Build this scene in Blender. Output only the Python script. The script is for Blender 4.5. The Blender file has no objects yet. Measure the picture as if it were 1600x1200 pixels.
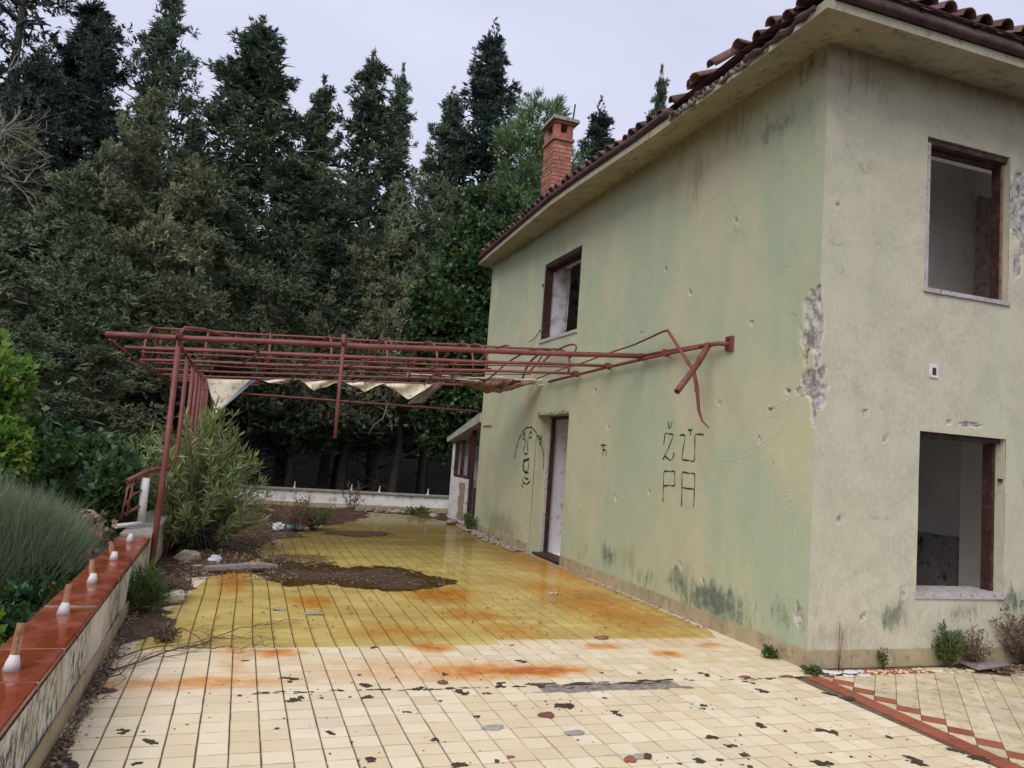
import bpy, math, random
import numpy as np
from mathutils import Vector, Matrix, Quaternion

C = bpy.context.scene
COL = C.collection
R = math.radians

# ------------------------------------------------------------------ camera
cam = bpy.data.cameras.new('camera'); camo = bpy.data.objects.new('camera', cam); COL.objects.link(camo)
cam.sensor_width = 36.0; cam.lens = 1209.2 / 1600 * 36.0
cam.clip_start = 0.05; cam.clip_end = 2000
YAW, PIT, ROL = 0.328694, 0.0880464, 0.0713443
_f = Vector((math.sin(YAW)*math.cos(PIT), math.cos(YAW)*math.cos(PIT), math.sin(PIT)))
_r0 = Vector((math.cos(YAW), -math.sin(YAW), 0)); _u0 = _r0.cross(_f)
_r = math.cos(ROL)*_r0 + math.sin(ROL)*_u0; _u = -math.sin(ROL)*_r0 + math.cos(ROL)*_u0
mw = Matrix(((_r.x, _u.x, -_f.x, 0), (_r.y, _u.y, -_f.y, 0), (_r.z, _u.z, -_f.z, 1.5), (0, 0, 0, 1)))
camo.matrix_world = mw
C.camera = camo

# ------------------------------------------------------------------ sky, sun, exposure
SUN_EL, SUN_AZ = R(46), R(222)          # azimuth measured clockwise from +Y: behind the camera, a little left
w = bpy.data.worlds.new('World'); C.world = w; w.use_nodes = True
nt = w.node_tree; nt.nodes.clear()
o = nt.nodes.new('ShaderNodeOutputWorld'); bg = nt.nodes.new('ShaderNodeBackground'); bg.inputs[1].default_value = 0.1
sk = nt.nodes.new('ShaderNodeTexSky'); sk.sky_type = 'NISHITA'; sk.sun_disc = False
sk.sun_elevation = SUN_EL; sk.sun_rotation = SUN_AZ
tc = nt.nodes.new('ShaderNodeTexCoord'); nz = nt.nodes.new('ShaderNodeTexNoise'); nz.inputs['Scale'].default_value = 2.2
nz.inputs['Detail'].default_value = 5
mp = nt.nodes.new('ShaderNodeMapping'); mp.inputs['Scale'].default_value = (1, 1, 2.5)
rp = nt.nodes.new('ShaderNodeValToRGB')
rp.color_ramp.elements[0].position = .3; rp.color_ramp.elements[0].color = (4.85, 5.0, 6.35, 1)
rp.color_ramp.elements[1].position = .7; rp.color_ramp.elements[1].color = (5.6, 5.8, 7.0, 1)
mx = nt.nodes.new('ShaderNodeMix'); mx.data_type = 'RGBA'; mx.inputs[0].default_value = .93
L = nt.links.new
L(tc.outputs['Generated'], mp.inputs[0]); L(mp.outputs[0], nz.inputs['Vector']); L(nz.outputs['Fac'], rp.inputs[0])
L(sk.outputs[0], mx.inputs[6]); L(rp.outputs[0], mx.inputs[7]); L(mx.outputs[2], bg.inputs[0]); L(bg.outputs[0], o.inputs[0])
sun = bpy.data.lights.new('sun', 'SUN'); sun.energy = 1.5; sun.angle = R(40); sun.color = (1, .965, .91)
suno = bpy.data.objects.new('sun', sun); COL.objects.link(suno)
sd = Vector((math.sin(SUN_AZ)*math.cos(SUN_EL), math.cos(SUN_AZ)*math.cos(SUN_EL), math.sin(SUN_EL)))
suno.rotation_euler = sd.to_track_quat('Z', 'Y').to_euler(); suno.location = (0, 0, 30)
C.view_settings.view_transform = 'Standard'; C.view_settings.look = 'None'
C.view_settings.exposure = 0.5; C.view_settings.gamma = 1; C.view_settings.use_curve_mapping = False
C.cycles.max_bounces = 8; C.cycles.transparent_max_bounces = 12

# ------------------------------------------------------------------ material helpers
def nodes(name):
    m = bpy.data.materials.new(name); m.use_nodes = True
    t = m.node_tree; t.nodes.clear()
    out = t.nodes.new('ShaderNodeOutputMaterial'); b = t.nodes.new('ShaderNodeBsdfPrincipled')
    t.links.new(b.outputs[0], out.inputs[0])
    return m, t, b, out
class G:
    """small graph helper"""
    def __init__(s, t): s.t = t
    def n(s, k): return s.t.nodes.new(k)
    def set(s, sock, v):
        if hasattr(v, 'is_output'): s.t.links.new(v, sock)
        else:
            if isinstance(v, (tuple, list)) and len(v) == 3 and sock.type == 'RGBA': v = (*v, 1)
            sock.default_value = v
    def pos(s): return s.n('ShaderNodeNewGeometry').outputs['Position']
    def objc(s): return s.n('ShaderNodeTexCoord').outputs['Object']
    def rnd(s): return s.n('ShaderNodeObjectInfo').outputs['Random']
    def map(s, v, scale=(1, 1, 1), loc=(0, 0, 0)):
        m = s.n('ShaderNodeMapping'); s.set(m.inputs[0], v); m.inputs['Scale'].default_value = scale; m.inputs['Location'].default_value = loc
        return m.outputs[0]
    def noise(s, v, scale, detail=4, rough=.55, dist=0):
        q = s.n('ShaderNodeTexNoise'); s.set(q.inputs['Vector'], v); q.inputs['Scale'].default_value = scale
        q.inputs['Detail'].default_value = detail; q.inputs['Roughness'].default_value = rough; q.inputs['Distortion'].default_value = dist
        return q.outputs['Fac']
    def vor(s, v, scale, feat='F1'):
        q = s.n('ShaderNodeTexVoronoi'); q.feature = feat; s.set(q.inputs['Vector'], v); q.inputs['Scale'].default_value = scale
        return q.outputs['Distance']
    def ramp(s, f, a, b, lo=0., hi=1.):
        q = s.n('ShaderNodeMapRange'); q.interpolation_type = 'SMOOTHSTEP'
        s.set(q.inputs[0], f); q.inputs[1].default_value = a; q.inputs[2].default_value = b; q.inputs[3].default_value = lo; q.inputs[4].default_value = hi
        return q.outputs[0]
    def math(s, op, a, b=0.):
        q = s.n('ShaderNodeMath'); q.operation = op; s.set(q.inputs[0], a); s.set(q.inputs[1], b); return q.outputs[0]
    def mix(s, f, a, b, mode='MIX'):
        q = s.n('ShaderNodeMix'); q.data_type = 'RGBA'; q.blend_type = mode
        s.set(q.inputs[0], f); s.set(q.inputs[6], a); s.set(q.inputs[7], b); return q.outputs[2]
    def attr(s, name):
        q = s.n('ShaderNodeAttribute'); q.attribute_name = name; return q
    def sep(s, c):
        q = s.n('ShaderNodeSeparateColor'); s.set(q.inputs[0], c); return q.outputs
    def hsv(s, c, h=.5, sa=1., v=1.):
        q = s.n('ShaderNodeHueSaturation'); s.set(q.inputs['Hue'], h); s.set(q.inputs['Saturation'], sa); s.set(q.inputs['Value'], v); s.set(q.inputs['Color'], c); return q.outputs[0]
    def bump(s, h, strength=.3, dist=.01):
        q = s.n('ShaderNodeBump'); s.set(q.inputs['Height'], h); q.inputs['Strength'].default_value = strength; q.inputs['Distance'].default_value = dist
        return q.outputs[0]
    def dist2(s, v, c, r):
        """soft elliptical blob around c with radii r -> 0..1"""
        a = s.n('ShaderNodeVectorMath'); a.operation = 'SUBTRACT'; s.set(a.inputs[0], v); a.inputs[1].default_value = c
        b = s.n('ShaderNodeVectorMath'); b.operation = 'DIVIDE'; s.set(b.inputs[0], a.outputs[0]); b.inputs[1].default_value = r
        d = s.n('ShaderNodeVectorMath'); d.operation = 'LENGTH'; s.set(d.inputs[0], b.outputs[0])
        return s.ramp(d.outputs['Value'], 1., 0.)

def mottled(name, c1, c2, scale=6, rough=.8, bump=.2, bscale=40, bdist=.004, spec=.3, c3=None, objrand=.0, space='pos', metallic=0):
    m, t, b, out = nodes(name); g = G(t)
    v = g.pos() if space == 'pos' else g.objc()
    f = g.ramp(g.noise(v, scale, 5, .6), .35, .65)
    col = g.mix(f, c1, c2)
    if c3 is not None: col = g.mix(g.ramp(g.noise(g.map(v, loc=(3.1, 7.7, 1.3)), scale*2.3, 5, .65), .52, .66), col, c3)
    if objrand:
        r = g.rnd(); col = g.hsv(col, .5, 1., g.ramp(r, 0, 1, 1-objrand, 1+objrand))
    g.set(b.inputs['Base Color'], col); b.inputs['Roughness'].default_value = rough; b.inputs['Specular IOR Level'].default_value = spec
    b.inputs['Metallic'].default_value = metallic
    if bump: g.set(b.inputs['Normal'], g.bump(g.noise(v, bscale, 4, .6), bump, bdist))
    return m

# ------------------------------------------------------------------ mesh helpers
def norm(v): return v / np.maximum(np.linalg.norm(v, axis=-1, keepdims=True), 1e-9)
class MB:
    def __init__(s): s.v = []; s.f = []
    def add(s, V, F):
        n = len(s.v); s.v.extend([tuple(map(float, p)) for p in V]); s.f.extend([tuple(i+n for i in q) for q in F]); return s
    def box(s, x0, x1, y0, y1, z0, z1, jit=0, rng=None):
        V = [(x, y, z) for x in (x0, x1) for y in (y0, y1) for z in (z0, z1)]
        if jit: V = [tuple(c + rng.uniform(-jit, jit) for c in p) for p in V]
        return s.add(V, [(0, 1, 3, 2), (4, 6, 7, 5), (0, 4, 5, 1), (2, 3, 7, 6), (0, 2, 6, 4), (1, 5, 7, 3)])
    def bar(s, a, b, w, h, up=(0, 0, 1)):
        a, b = Vector(a), Vector(b); d = (b-a).normalized(); x = d.cross(Vector(up)).normalized() * (w/2); y = x.normalized().cross(d) * (h/2)
        V = [p + i*x + j*y for p in (a, b) for i in (-1, 1) for j in (-1, 1)]
        return s.add(V, [(0, 1, 3, 2), (4, 6, 7, 5), (0, 4, 5, 1), (2, 3, 7, 6), (0, 2, 6, 4), (1, 5, 7, 3)])
    def tube(s, pts, r, k=8, cap=True):
        P = [Vector(p) for p in pts]; n = len(P)
        rs = r if isinstance(r, (list, tuple)) else [r]*n
        V = []; ref = None
        for i in range(n):
            d = (P[min(i+1, n-1)] - P[max(i-1, 0)]).normalized()
            if ref is None:
                ref = d.orthogonal().normalized()
            else:
                ref = (ref - d*ref.dot(d)).normalized()
            q = d.cross(ref)
            for j in range(k):
                a = 2*math.pi*j/k; V.append(P[i] + rs[i]*(math.cos(a)*ref + math.sin(a)*q))
        F = [(i*k+j, i*k+(j+1) % k, (i+1)*k+(j+1) % k, (i+1)*k+j) for i in range(n-1) for j in range(k)]
        if cap: F += [tuple(range(k-1, -1, -1)), tuple((n-1)*k+j for j in range(k))]
        return s.add(V, F)
    def hollow(s, a, b, r, k=10):
        """an open pipe end at b: outer wall, rim and a dark inner bore"""
        a, b = Vector(a), Vector(b); d = (b-a).normalized(); x = d.orthogonal().normalized(); y = d.cross(x)
        ring = lambda p, rr: [p + rr*(math.cos(2*math.pi*j/k)*x + math.sin(2*math.pi*j/k)*y) for j in range(k)]
        V = ring(a, r) + ring(b, r) + ring(b, r*.78) + ring(b - d*min(.25, (b-a).length*.8), r*.78)
        F = []
        for l in range(3): F += [(l*k+j, l*k+(j+1) % k, (l+1)*k+(j+1) % k, (l+1)*k+j) for j in range(k)]
        F.append(tuple(3*k+j for j in range(k))); F.append(tuple(range(k-1, -1, -1)))
        return s.add(V, F)
    def build(s, name, mat, parent=None, smooth=False, attrs=None):
        return mesh_obj(name, s.v, s.f, mat, parent, smooth, attrs)

def mesh_data(name, V, F, mat, smooth=False, attrs=None):
    me = bpy.data.meshes.new(name)
    if isinstance(F, np.ndarray):
        V = np.asarray(V, np.float32); nf, k = F.shape
        me.vertices.add(len(V)); me.vertices.foreach_set('co', V.ravel())
        me.loops.add(nf*k); me.loops.foreach_set('vertex_index', F.astype(np.int32).ravel())
        me.polygons.add(nf); me.polygons.foreach_set('loop_start', np.arange(0, nf*k, k, dtype=np.int32))
        me.update(calc_edges=True)
    else:
        me.from_pydata([tuple(p) for p in V], [], F)
    if attrs:
        for an, arr in attrs.items():
            at = me.color_attributes.new(an, 'FLOAT_COLOR', 'POINT'); at.data.foreach_set('color', np.asarray(arr, np.float32).ravel())
    if smooth: me.polygons.foreach_set('use_smooth', [True]*len(me.polygons))
    me.materials.append(mat); me.update()
    return me
def link(name, me, parent=None):
    o = bpy.data.objects.new(name, me); COL.objects.link(o)
    if parent is not None:
        o.parent = parent
        p = parent; off = Vector((0, 0, 0))
        while p is not None: off += p.location; p = p.parent
        o.location = -off           # parts are written in world coordinates
    return o
def mesh_obj(name, V, F, mat, parent=None, smooth=False, attrs=None):
    return link(name, mesh_data(name, V, F, mat, smooth, attrs), parent)
def tag(o, label=None, cat=None, group=None, kind=None):
    if label: o['label'] = label
    if cat: o['category'] = cat
    if group: o['group'] = group
    if kind: o['kind'] = kind
    return o
def thing(name, loc, label, cat, group=None, rz=0):
    e = bpy.data.objects.new(name, None); COL.objects.link(e); e.location = loc; e.rotation_euler = (0, 0, rz); e.empty_display_size = .2
    return tag(e, label, cat, group)

_ph = np.random.RandomState(5).uniform(0, 6.28, (12, 3)); _dr = norm(np.random.RandomState(6).normal(size=(12, 3)))
def snoise(P, f):
    """cheap smooth noise about -1..1"""
    P = np.asarray(P, float); o = np.zeros(P.shape[:-1])
    for i in range(12): o += np.sin((P @ _dr[i]) * f * (.6 + .13*i) + _ph[i, 0])
    return o / 4.0
def sstep(x, a, b):
    t = np.clip((x-a)/(b-a), 0, 1); return t*t*(3-2*t)

# measured outlines on the long wall (y, z), holes and spots
D = {'ZUPA': [[[7.278, 1.947], [7.272, 1.891], [7.253, 1.862], [7.223, 1.89], [7.199, 1.943]], [[7.356, 1.703], [7.343, 1.767], [7.336, 1.831], [7.245, 1.814], [7.147, 1.811], [7.181, 1.768], [7.249, 1.666], [7.35, 1.542]], [[7.315, 1.577], [7.258, 1.559], [7.196, 1.527], [7.151, 1.562], [7.122, 1.6], [7.136, 1.617]], [[7.036, 1.803], [6.926, 1.807], [6.949, 1.701], [6.975, 1.55], [6.862, 1.548], [6.737, 1.537], [6.739, 1.675], [6.753, 1.811], [6.675, 1.813], [6.593, 1.808]], [[6.881, 1.853], [6.802, 1.86]], [[6.837, 1.856], [6.835, 1.802]], [[7.305, 1.096], [7.31, 1.256], [7.319, 1.421], [7.204, 1.419], [7.094, 1.429], [7.082, 1.27], [7.19, 1.276], [7.294, 1.261]], [[6.933, 1.078], [6.942, 1.25], [6.956, 1.43], [6.85, 1.419], [6.716, 1.423], [6.709, 1.266], [6.707, 1.094]], [[6.94, 1.268], [6.835, 1.265], [6.712, 1.268]]], 'TSHE': [[[8.903, 1.672], [8.757, 1.675]], [[8.838, 1.673], [8.833, 1.537]], [[8.838, 1.607], [8.786, 1.622], [8.748, 1.613], [8.738, 1.54]]], 'FACE': [[[12.145, 1.402], [12.094, 1.551], [11.97, 1.724], [11.837, 1.847], [11.654, 1.913], [11.417, 1.916], [11.239, 1.845], [11.017, 1.686], [10.856, 1.553], [10.803, 1.398], [10.803, 1.265]], [[11.749, 1.834], [11.684, 1.786], [11.699, 1.722], [11.776, 1.721], [11.796, 1.786], [11.749, 1.834]], [[11.437, 1.851], [11.376, 1.811], [11.405, 1.752], [11.511, 1.747], [11.522, 1.803], [11.437, 1.851]], [[11.657, 1.722], [11.646, 1.631], [11.721, 1.558], [11.695, 1.499], [11.568, 1.486], [11.495, 1.527], [11.552, 1.609], [11.548, 1.727]], [[11.687, 1.387], [11.435, 1.428], [11.426, 1.319], [11.475, 1.223], [11.581, 1.206], [11.663, 1.274], [11.687, 1.387]], [[11.668, 1.364], [11.55, 1.396], [11.468, 1.394]], [[11.701, 1.32], [11.668, 1.226], [11.55, 1.189], [11.418, 1.209]], [[11.621, 1.133], [11.531, 1.096], [11.413, 1.117]], [[11.694, 1.082], [11.613, 1.028], [11.448, 1.021], [11.326, 1.08]], [[11.714, 1.01], [11.627, 0.956]], [[11.11, 1.776], [10.972, 1.781], [10.942, 1.75], [11.052, 1.74]], [[11.052, 1.74], [10.934, 1.709], [10.962, 1.659], [11.04, 1.672]]], 'KENO': [[[5.517, 1.351], [5.511, 1.267]], [[5.43, 1.357], [5.502, 1.309], [5.413, 1.271]], [[5.303, 1.356], [5.378, 1.351], [5.373, 1.268], [5.285, 1.275]], [[5.376, 1.311], [5.315, 1.315]], [[5.263, 1.272], [5.267, 1.35], [5.214, 1.272], [5.218, 1.353]], [[5.148, 1.34], [5.184, 1.311], [5.171, 1.267], [5.128, 1.258], [5.104, 1.29], [5.116, 1.333], [5.148, 1.34]], [[5.509, 1.229], [5.504, 1.154]], [[5.42, 1.199], [5.454, 1.187], [5.462, 1.222], [5.422, 1.233], [5.409, 1.201], [5.428, 1.143]], [[5.33, 1.198], [5.368, 1.186], [5.376, 1.222], [5.338, 1.233], [5.324, 1.199], [5.343, 1.142]], [[5.253, 1.205], [5.279, 1.176], [5.26, 1.132], [5.216, 1.128], [5.202, 1.165], [5.22, 1.199], [5.253, 1.205]], [[5.467, 1.121], [5.525, 1.104], [5.511, 1.075], [5.464, 1.069], [5.473, 1.034], [5.525, 1.025]], [[5.42, 1.014], [5.426, 1.103], [5.38, 1.093], [5.417, 1.061], [5.369, 1.017]], [[5.335, 1.097], [5.33, 1.01]], [[5.263, 1.087], [5.258, 1.006]], [[5.219, 1.083], [5.209, 1.003]], [[5.498, 1.418], [5.504, 1.513], [5.448, 1.459], [5.412, 1.526], [5.395, 1.443]], [[5.295, 1.448], [5.3, 1.54], [5.25, 1.524], [5.286, 1.486], [5.234, 1.443]], [[5.167, 1.573], [5.213, 1.544], [5.211, 1.498], [5.162, 1.483], [5.121, 1.512], [5.129, 1.556], [5.167, 1.573]]], 'SCR': [[[5.146, 2.163], [5.251, 2.113], [5.334, 2.116], [5.503, 2.066], [5.622, 2.051]], [[5.25, 2.094], [5.325, 1.966], [5.488, 1.817], [5.749, 1.639]], [[5.632, 1.973], [5.468, 1.965]], [[5.701, 1.846], [5.789, 1.753], [5.712, 1.777]], [[6.359, 1.581], [6.142, 1.567], [5.812, 1.638]], [[5.575, 1.798], [5.753, 1.698]]], 'HOLES': [[6.99, 3.31], [7.52, 3.65], [8.74, 1.92], [5.72, 1.78], [5.58, 2.03], [6.81, 2.26], [7.61, 1.17], [6.23, 3.9], [8.44, 1.03], [9.44, 0.78], [6.35, 2.11], [5.16, 0.46], [12.38, 2.66], [10.69, 2.85], [13.65, 1.14], [5.91, 2.83], [8.01, 3.0], [6.5, 0.42], [9.17, 2.38], [6.92, 0.51], [5.38, 2.18]], 'RHOLES': [[4.78, 2.03], [4.57, 1.15], [5.0, 1.83], [5.66, 2.02], [5.23, 0.59], [6.4, 4.0], [4.43, 3.71], [4.83, 0.41]], 'SPOTS': [[-0.401, 4.327, 0.055], [-0.322, 4.301, 0.021], [-0.282, 4.159, 0.039], [-0.314, 3.908, 0.046], [0.172, 5.535, 0.046], [0.129, 4.817, 0.026], [0.434, 4.704, 0.062], [0.311, 4.268, 0.028], [0.449, 5.092, 0.067], [0.354, 4.41, 0.015], [-0.618, 4.237, 0.014], [-0.519, 4.25, 0.013], [-0.125, 4.376, 0.011], [0.58, 4.151, 0.05], [0.73, 3.813, 0.047], [1.03, 4.427, 0.038], [1.088, 3.999, 0.039], [1.131, 3.681, 0.048], [0.701, 4.854, 0.035], [0.853, 4.727, 0.049], [0.859, 5.157, 0.032], [0.872, 4.919, 0.067], [1.178, 4.839, 0.078], [1.423, 4.764, 0.074], [1.727, 4.883, 0.067], [1.564, 4.707, 0.048], [1.403, 4.312, 0.034], [1.263, 4.599, 0.028], [1.986, 4.432, 0.074], [2.148, 5.843, 0.028], [1.433, 5.119, 0.045], [1.067, 5.839, 0.049], [2.069, 5.376, 0.051], [1.32, 3.689, 0.025], [0.579, 4.725, 0.021], [0.744, 4.723, 0.019], [1.69, 4.466, 0.014], [0.663, 4.029, 0.011], [1.994, 4.431, 0.079], [2.241, 4.258, 0.047], [2.317, 4.538, 0.031], [2.866, 4.275, 0.068], [3.055, 3.979, 0.071], [2.646, 3.82, 0.075], [2.676, 3.697, 0.054], [2.645, 3.557, 0.071], [2.365, 3.551, 0.055], [2.493, 3.531, 0.037], [3.519, 4.57, 0.07], [3.545, 4.766, 0.046], [3.337, 4.966, 0.054], [3.146, 5.079, 0.03], [2.829, 5.03, 0.032], [2.55, 5.061, 0.025], [3.144, 3.849, 0.024], [2.975, 3.554, 0.015], [2.822, 3.834, 0.018], [3.345, 3.83, 0.022], [2.238, 3.521, 0.022], [2.594, 3.43, 0.027], [3.654, 4.377, 0.018], [3.605, 3.386, 0.083], [3.418, 3.8, 0.07], [3.352, 3.832, 0.026], [3.057, 3.402, 0.091], [4.056, 4.332, 0.067], [3.999, 4.43, 0.051], [3.736, 3.687, 0.057], [3.98, 3.433, 0.046], [4.019, 3.294, 0.072], [3.257, 3.454, 0.019], [3.371, 3.441, 0.014]]}

# ------------------------------------------------------------------ materials
def wall_material():
    m, t, b, out = nodes('painted_plaster'); g = G(t); v = g.pos()
    A = g.attr('dirt'); s = g.sep(A.outputs['Color']); tint = A.outputs['Alpha']  # green channel also carries soft shade painted under the awning
    big = g.noise(g.map(v, (1, .45, .28)), 1.5, 5, .6, .6); streak = g.noise(g.map(v, (2.6, 2.6, .35)), 1.6, 5, .62)
    fine = g.noise(v, 22, 6, .7); cloud = g.noise(g.map(v, loc=(4, 9, 2)), 3.2, 6, .65, .5)
    green = g.mix(g.ramp(big, .36, .62), (.385, .44, .29), (.51, .49, .315))
    green = g.mix(g.ramp(streak, .47, .75, 0, .38), green, (.54, .49, .32))
    green = g.mix(g.ramp(g.noise(v, 9, 7, .75), .52, .75, 0, .45), green, (.53, .52, .39))
    green = g.mix(g.ramp(g.noise(g.map(v, (1.3, 1.3, .8), (5, 1, 8)), 2.6, 8, .72, .8), .54, .66, 0, .42), green, (.46, .40, .24))
    green = g.mix(g.ramp(g.noise(g.map(v, loc=(9, 2, 4)), 1.1, 8, .7, .5), .55, .68, 0, .5), green, (.33, .40, .275))
    green = g.mix(g.math('MULTIPLY', g.ramp(cloud, .5, .75), .45), green, (.41, .43, .31))
    beige = g.mix(g.ramp(cloud, .35, .65), (.555, .52, .38), (.465, .435, .32))
    beige = g.mix(g.math('MULTIPLY', g.ramp(g.noise(g.map(v, (1, 1, .55)), 34, 6, .75, .4), .46, .62), .55), beige, (.61, .59, .45))
    beige = g.mix(g.ramp(g.noise(v, 5, 7, .75), .55, .72, 0, .6), beige, (.35, .335, .225))
    beige = g.mix(g.ramp(g.noise(g.map(v, (1.5, 1.5, .4), (2, 8, 5)), 2.4, 6, .7), .55, .72, 0, .5), beige, (.46, .41, .28))
    col = g.mix(tint, beige, green)
    col = g.mix(g.ramp(fine, .60, .80, 0, .35), col, (.22, .21, .15))
    col = g.mix(g.ramp(g.noise(g.map(v, loc=(1, 2, 3)), 70, 3, .6), .66, .72, 0, .55), col, (.20, .18, .13))
    # long hairline cracks
    wn = g.n('ShaderNodeTexNoise'); g.set(wn.inputs['Vector'], v); wn.inputs['Scale'].default_value = 3.; wn.inputs['Detail'].default_value = 6
    wa = g.n('ShaderNodeVectorMath'); wa.operation = 'MULTIPLY_ADD'; g.set(wa.inputs[0], wn.outputs['Color']); wa.inputs[1].default_value = (.5, .5, .5); g.set(wa.inputs[2], v)
    cr = g.vor(g.map(wa.outputs[0], (.5, .5, .8), (7, 3, 1)), .8, 'DISTANCE_TO_EDGE')
    col = g.mix(g.math('MULTIPLY', g.ramp(cr, .004, .0), g.ramp(cloud, .54, .64, 0, .7)), col, (.2, .185, .13))
    alg = g.ramp(g.math('ADD', s[0], g.math('MULTIPLY', g.math('SUBTRACT', g.noise(g.map(v, (2.2, 2.2, .8)), 5.5, 9, .8), .52), 3.2)), .42, 1.15)
    alg = g.math('MULTIPLY', alg, g.ramp(s[0], .02, .25))
    col = g.mix(g.math('MULTIPLY', alg, .85), col, g.mix(g.ramp(g.noise(v, 12, 4), .42, .6), (.085, .11, .09), (.19, .235, .145)))
    brn = g.ramp(g.math('ADD', s[1], g.math('MULTIPLY', g.math('SUBTRACT', g.noise(g.map(v, (2.5, 2.5, .6)), 4.5, 9, .78), .52), 2.6)), .40, 1.25)
    brn = g.math('MULTIPLY', brn, g.ramp(s[1], .02, .3))
    col = g.mix(g.math('MULTIPLY', brn, .7), col, g.mix(g.ramp(fine, .4, .6), (.23, .17, .095), (.31, .27, .165)))
    ex = g.ramp(s[2], .35, .6)
    exc = g.mix(g.ramp(g.noise(v, 15, 9, .72), .40, .62), (.54, .51, .45), (.22, .195, .165))
    col = g.mix(ex, col, exc)
    g.set(b.inputs['Base Color'], col); b.inputs['Roughness'].default_value = .9; b.inputs['Specular IOR Level'].default_value = .2
    h = g.math('ADD', g.math('MULTIPLY', fine, .5), g.math('MULTIPLY', g.noise(v, 5, 4), .8))
    h = g.math('ADD', h, g.math('MULTIPLY', ex, g.noise(v, 45, 4, .8)))
    g.set(b.inputs['Normal'], g.bump(h, .45, .012))
    return m

RUST = [((0.36, 5.72), (0.17, 0.09), 0.9), ((0.11, 5.77), (0.12, 0.1), 0.5), ((1.49, 5.8), (0.16, 0.12), 0.8), ((2.07, 5.15), (0.38, 0.13), 1.0), ((1.68, 5.17), (0.42, 0.2), 0.75), ((1.2, 5.25), (0.75, 0.35), 0.35), ((2.89, 5.76), (0.17, 0.1), 0.7), ((3.35, 5.51), (0.14, 0.09), 0.75), ((3.9, 5.75), (0.14, 0.09), 0.6), ((-0.1, 5.08), (0.6, 0.13), 0.55), ((0.1, 5.5), (0.12, 0.5), 0.35), ((0.05, 8.57), (0.16, 0.7), 0.65), ((0.77, 7.47), (0.2, 0.3), 0.65), ((2.09, 7.89), (0.4, 0.5), 0.65), ((2.12, 6.93), (0.3, 0.3), 0.56), ((1.33, 6.34), (0.5, 0.3), 0.44), ((2.3, 6.32), (0.3, 0.35), 0.48), ((3.36, 8.24), (0.4, 0.8), 0.48), ((3.6, 7.4), (0.5, 1.4), 0.6), ((3.8, 6.75), (0.3, 0.5), 0.48), ((4.0, 10.3), (0.5, 2.2), 0.56), ((3.9, 12.8), (0.5, 1.5), 0.4)]
def tile_material():
    m, t, b, out = nodes('glazed_cream_tile'); g = G(t); v = g.pos(); r = g.rnd()
    cell = g.n('ShaderNodeTexWhiteNoise'); cell.noise_dimensions = '2D'
    sn = g.n('ShaderNodeVectorMath'); sn.operation = 'FLOOR'
    g.set(sn.inputs[0], g.map(v, (1/.145, 1/.145, 0), (-.081/.145, -5.85/.145, 0))); g.set(cell.inputs['Vector'], sn.outputs[0])
    cv = cell.outputs['Value']
    col = g.mix(cv, (.70, .565, .355), (.82, .71, .50))
    fx = g.n('ShaderNodeVectorMath'); fx.operation = 'FRACTION'; g.set(fx.inputs[0], g.map(v, (1/.145, 1/.145, 0), (-.081/.145 + 50, -5.85/.145 + 100, 0))); fs = g.sep(fx.outputs[0])
    ex_ = g.math('MINIMUM', g.math('MINIMUM', fs[0], g.math('SUBTRACT', 1., fs[0])), g.math('MINIMUM', fs[1], g.math('SUBTRACT', 1., fs[1])))
    grime = g.math('MULTIPLY', g.ramp(ex_, .075, .02), g.ramp(g.noise(v, 7, 5, .7), .38, .62, .12, .85))
    col = g.mix(g.ramp(g.noise(v, 1.3, 5, .6), .45, .7, 0, .5), col, (.70, .60, .44))
    col = g.mix(g.math('MULTIPLY', grime, .55), col, (.30, .21, .11))
    col = g.mix(g.ramp(g.noise(g.map(v, (3, 14, 1)), 2.5, 5, .7), .55, .75, 0, .38), col, (.66, .49, .27))
    col = g.mix(g.ramp(g.noise(v, 60, 4, .7), .62, .8, 0, .35), col, (.47, .36, .21))
    wob = g.n('ShaderNodeTexNoise'); g.set(wob.inputs['Vector'], v); wob.inputs['Scale'].default_value = 6; wob.inputs['Detail'].default_value = 4
    wv = g.n('ShaderNodeVectorMath'); wv.operation = 'MULTIPLY_ADD'; g.set(wv.inputs[0], wob.outputs['Color']); wv.inputs[1].default_value = (.22, .16, 0); 
    ad = g.n('ShaderNodeVectorMath'); ad.operation = 'ADD'; g.set(ad.inputs[0], v); ad.inputs[1].default_value = (-.11, -.08, 0); g.set(wv.inputs[2], ad.outputs[0])
    acc = None
    for (x, y), (rx, ry), a in RUST:
        d = g.math('MULTIPLY', g.dist2(wv.outputs[0], (x, y, 0), (rx*1.9, ry*1.9, 1)), a)
        acc = d if acc is None else g.math('MAXIMUM', acc, d)
    acc = g.math('MULTIPLY', acc, g.ramp(g.noise(v, 9, 5, .65), .2, .65, .45, 1.1))
    col = g.mix(g.ramp(acc, .03, .6, 0, .95), col, (.63, .27, .055))
    col = g.mix(g.ramp(acc, .5, .9, 0, .9), col, (.43, .115, .022))
    # muddy film over the far end of the terrace
    far = g.ramp(g.sep(g.map(v, (1, 1/20, 1)))[1], .46, .64)
    mud = g.math('MULTIPLY', far, g.ramp(g.noise(g.map(v, (.6, 1.6, 1)), 1.4, 5, .62), .12, .5))
    col = g.mix(g.math('MULTIPLY', mud, .92), col, (.27, .215, .145))
    g.set(b.inputs['Base Color'], col)
    g.set(b.inputs['Roughness'], g.ramp(g.noise(v, 5, 4), .3, .7, .38, .62)); b.inputs['Specular IOR Level'].default_value = .4
    g.set(b.inputs['Normal'], g.bump(g.noise(v, 30, 4, .6), .12, .004))
    return m
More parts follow.
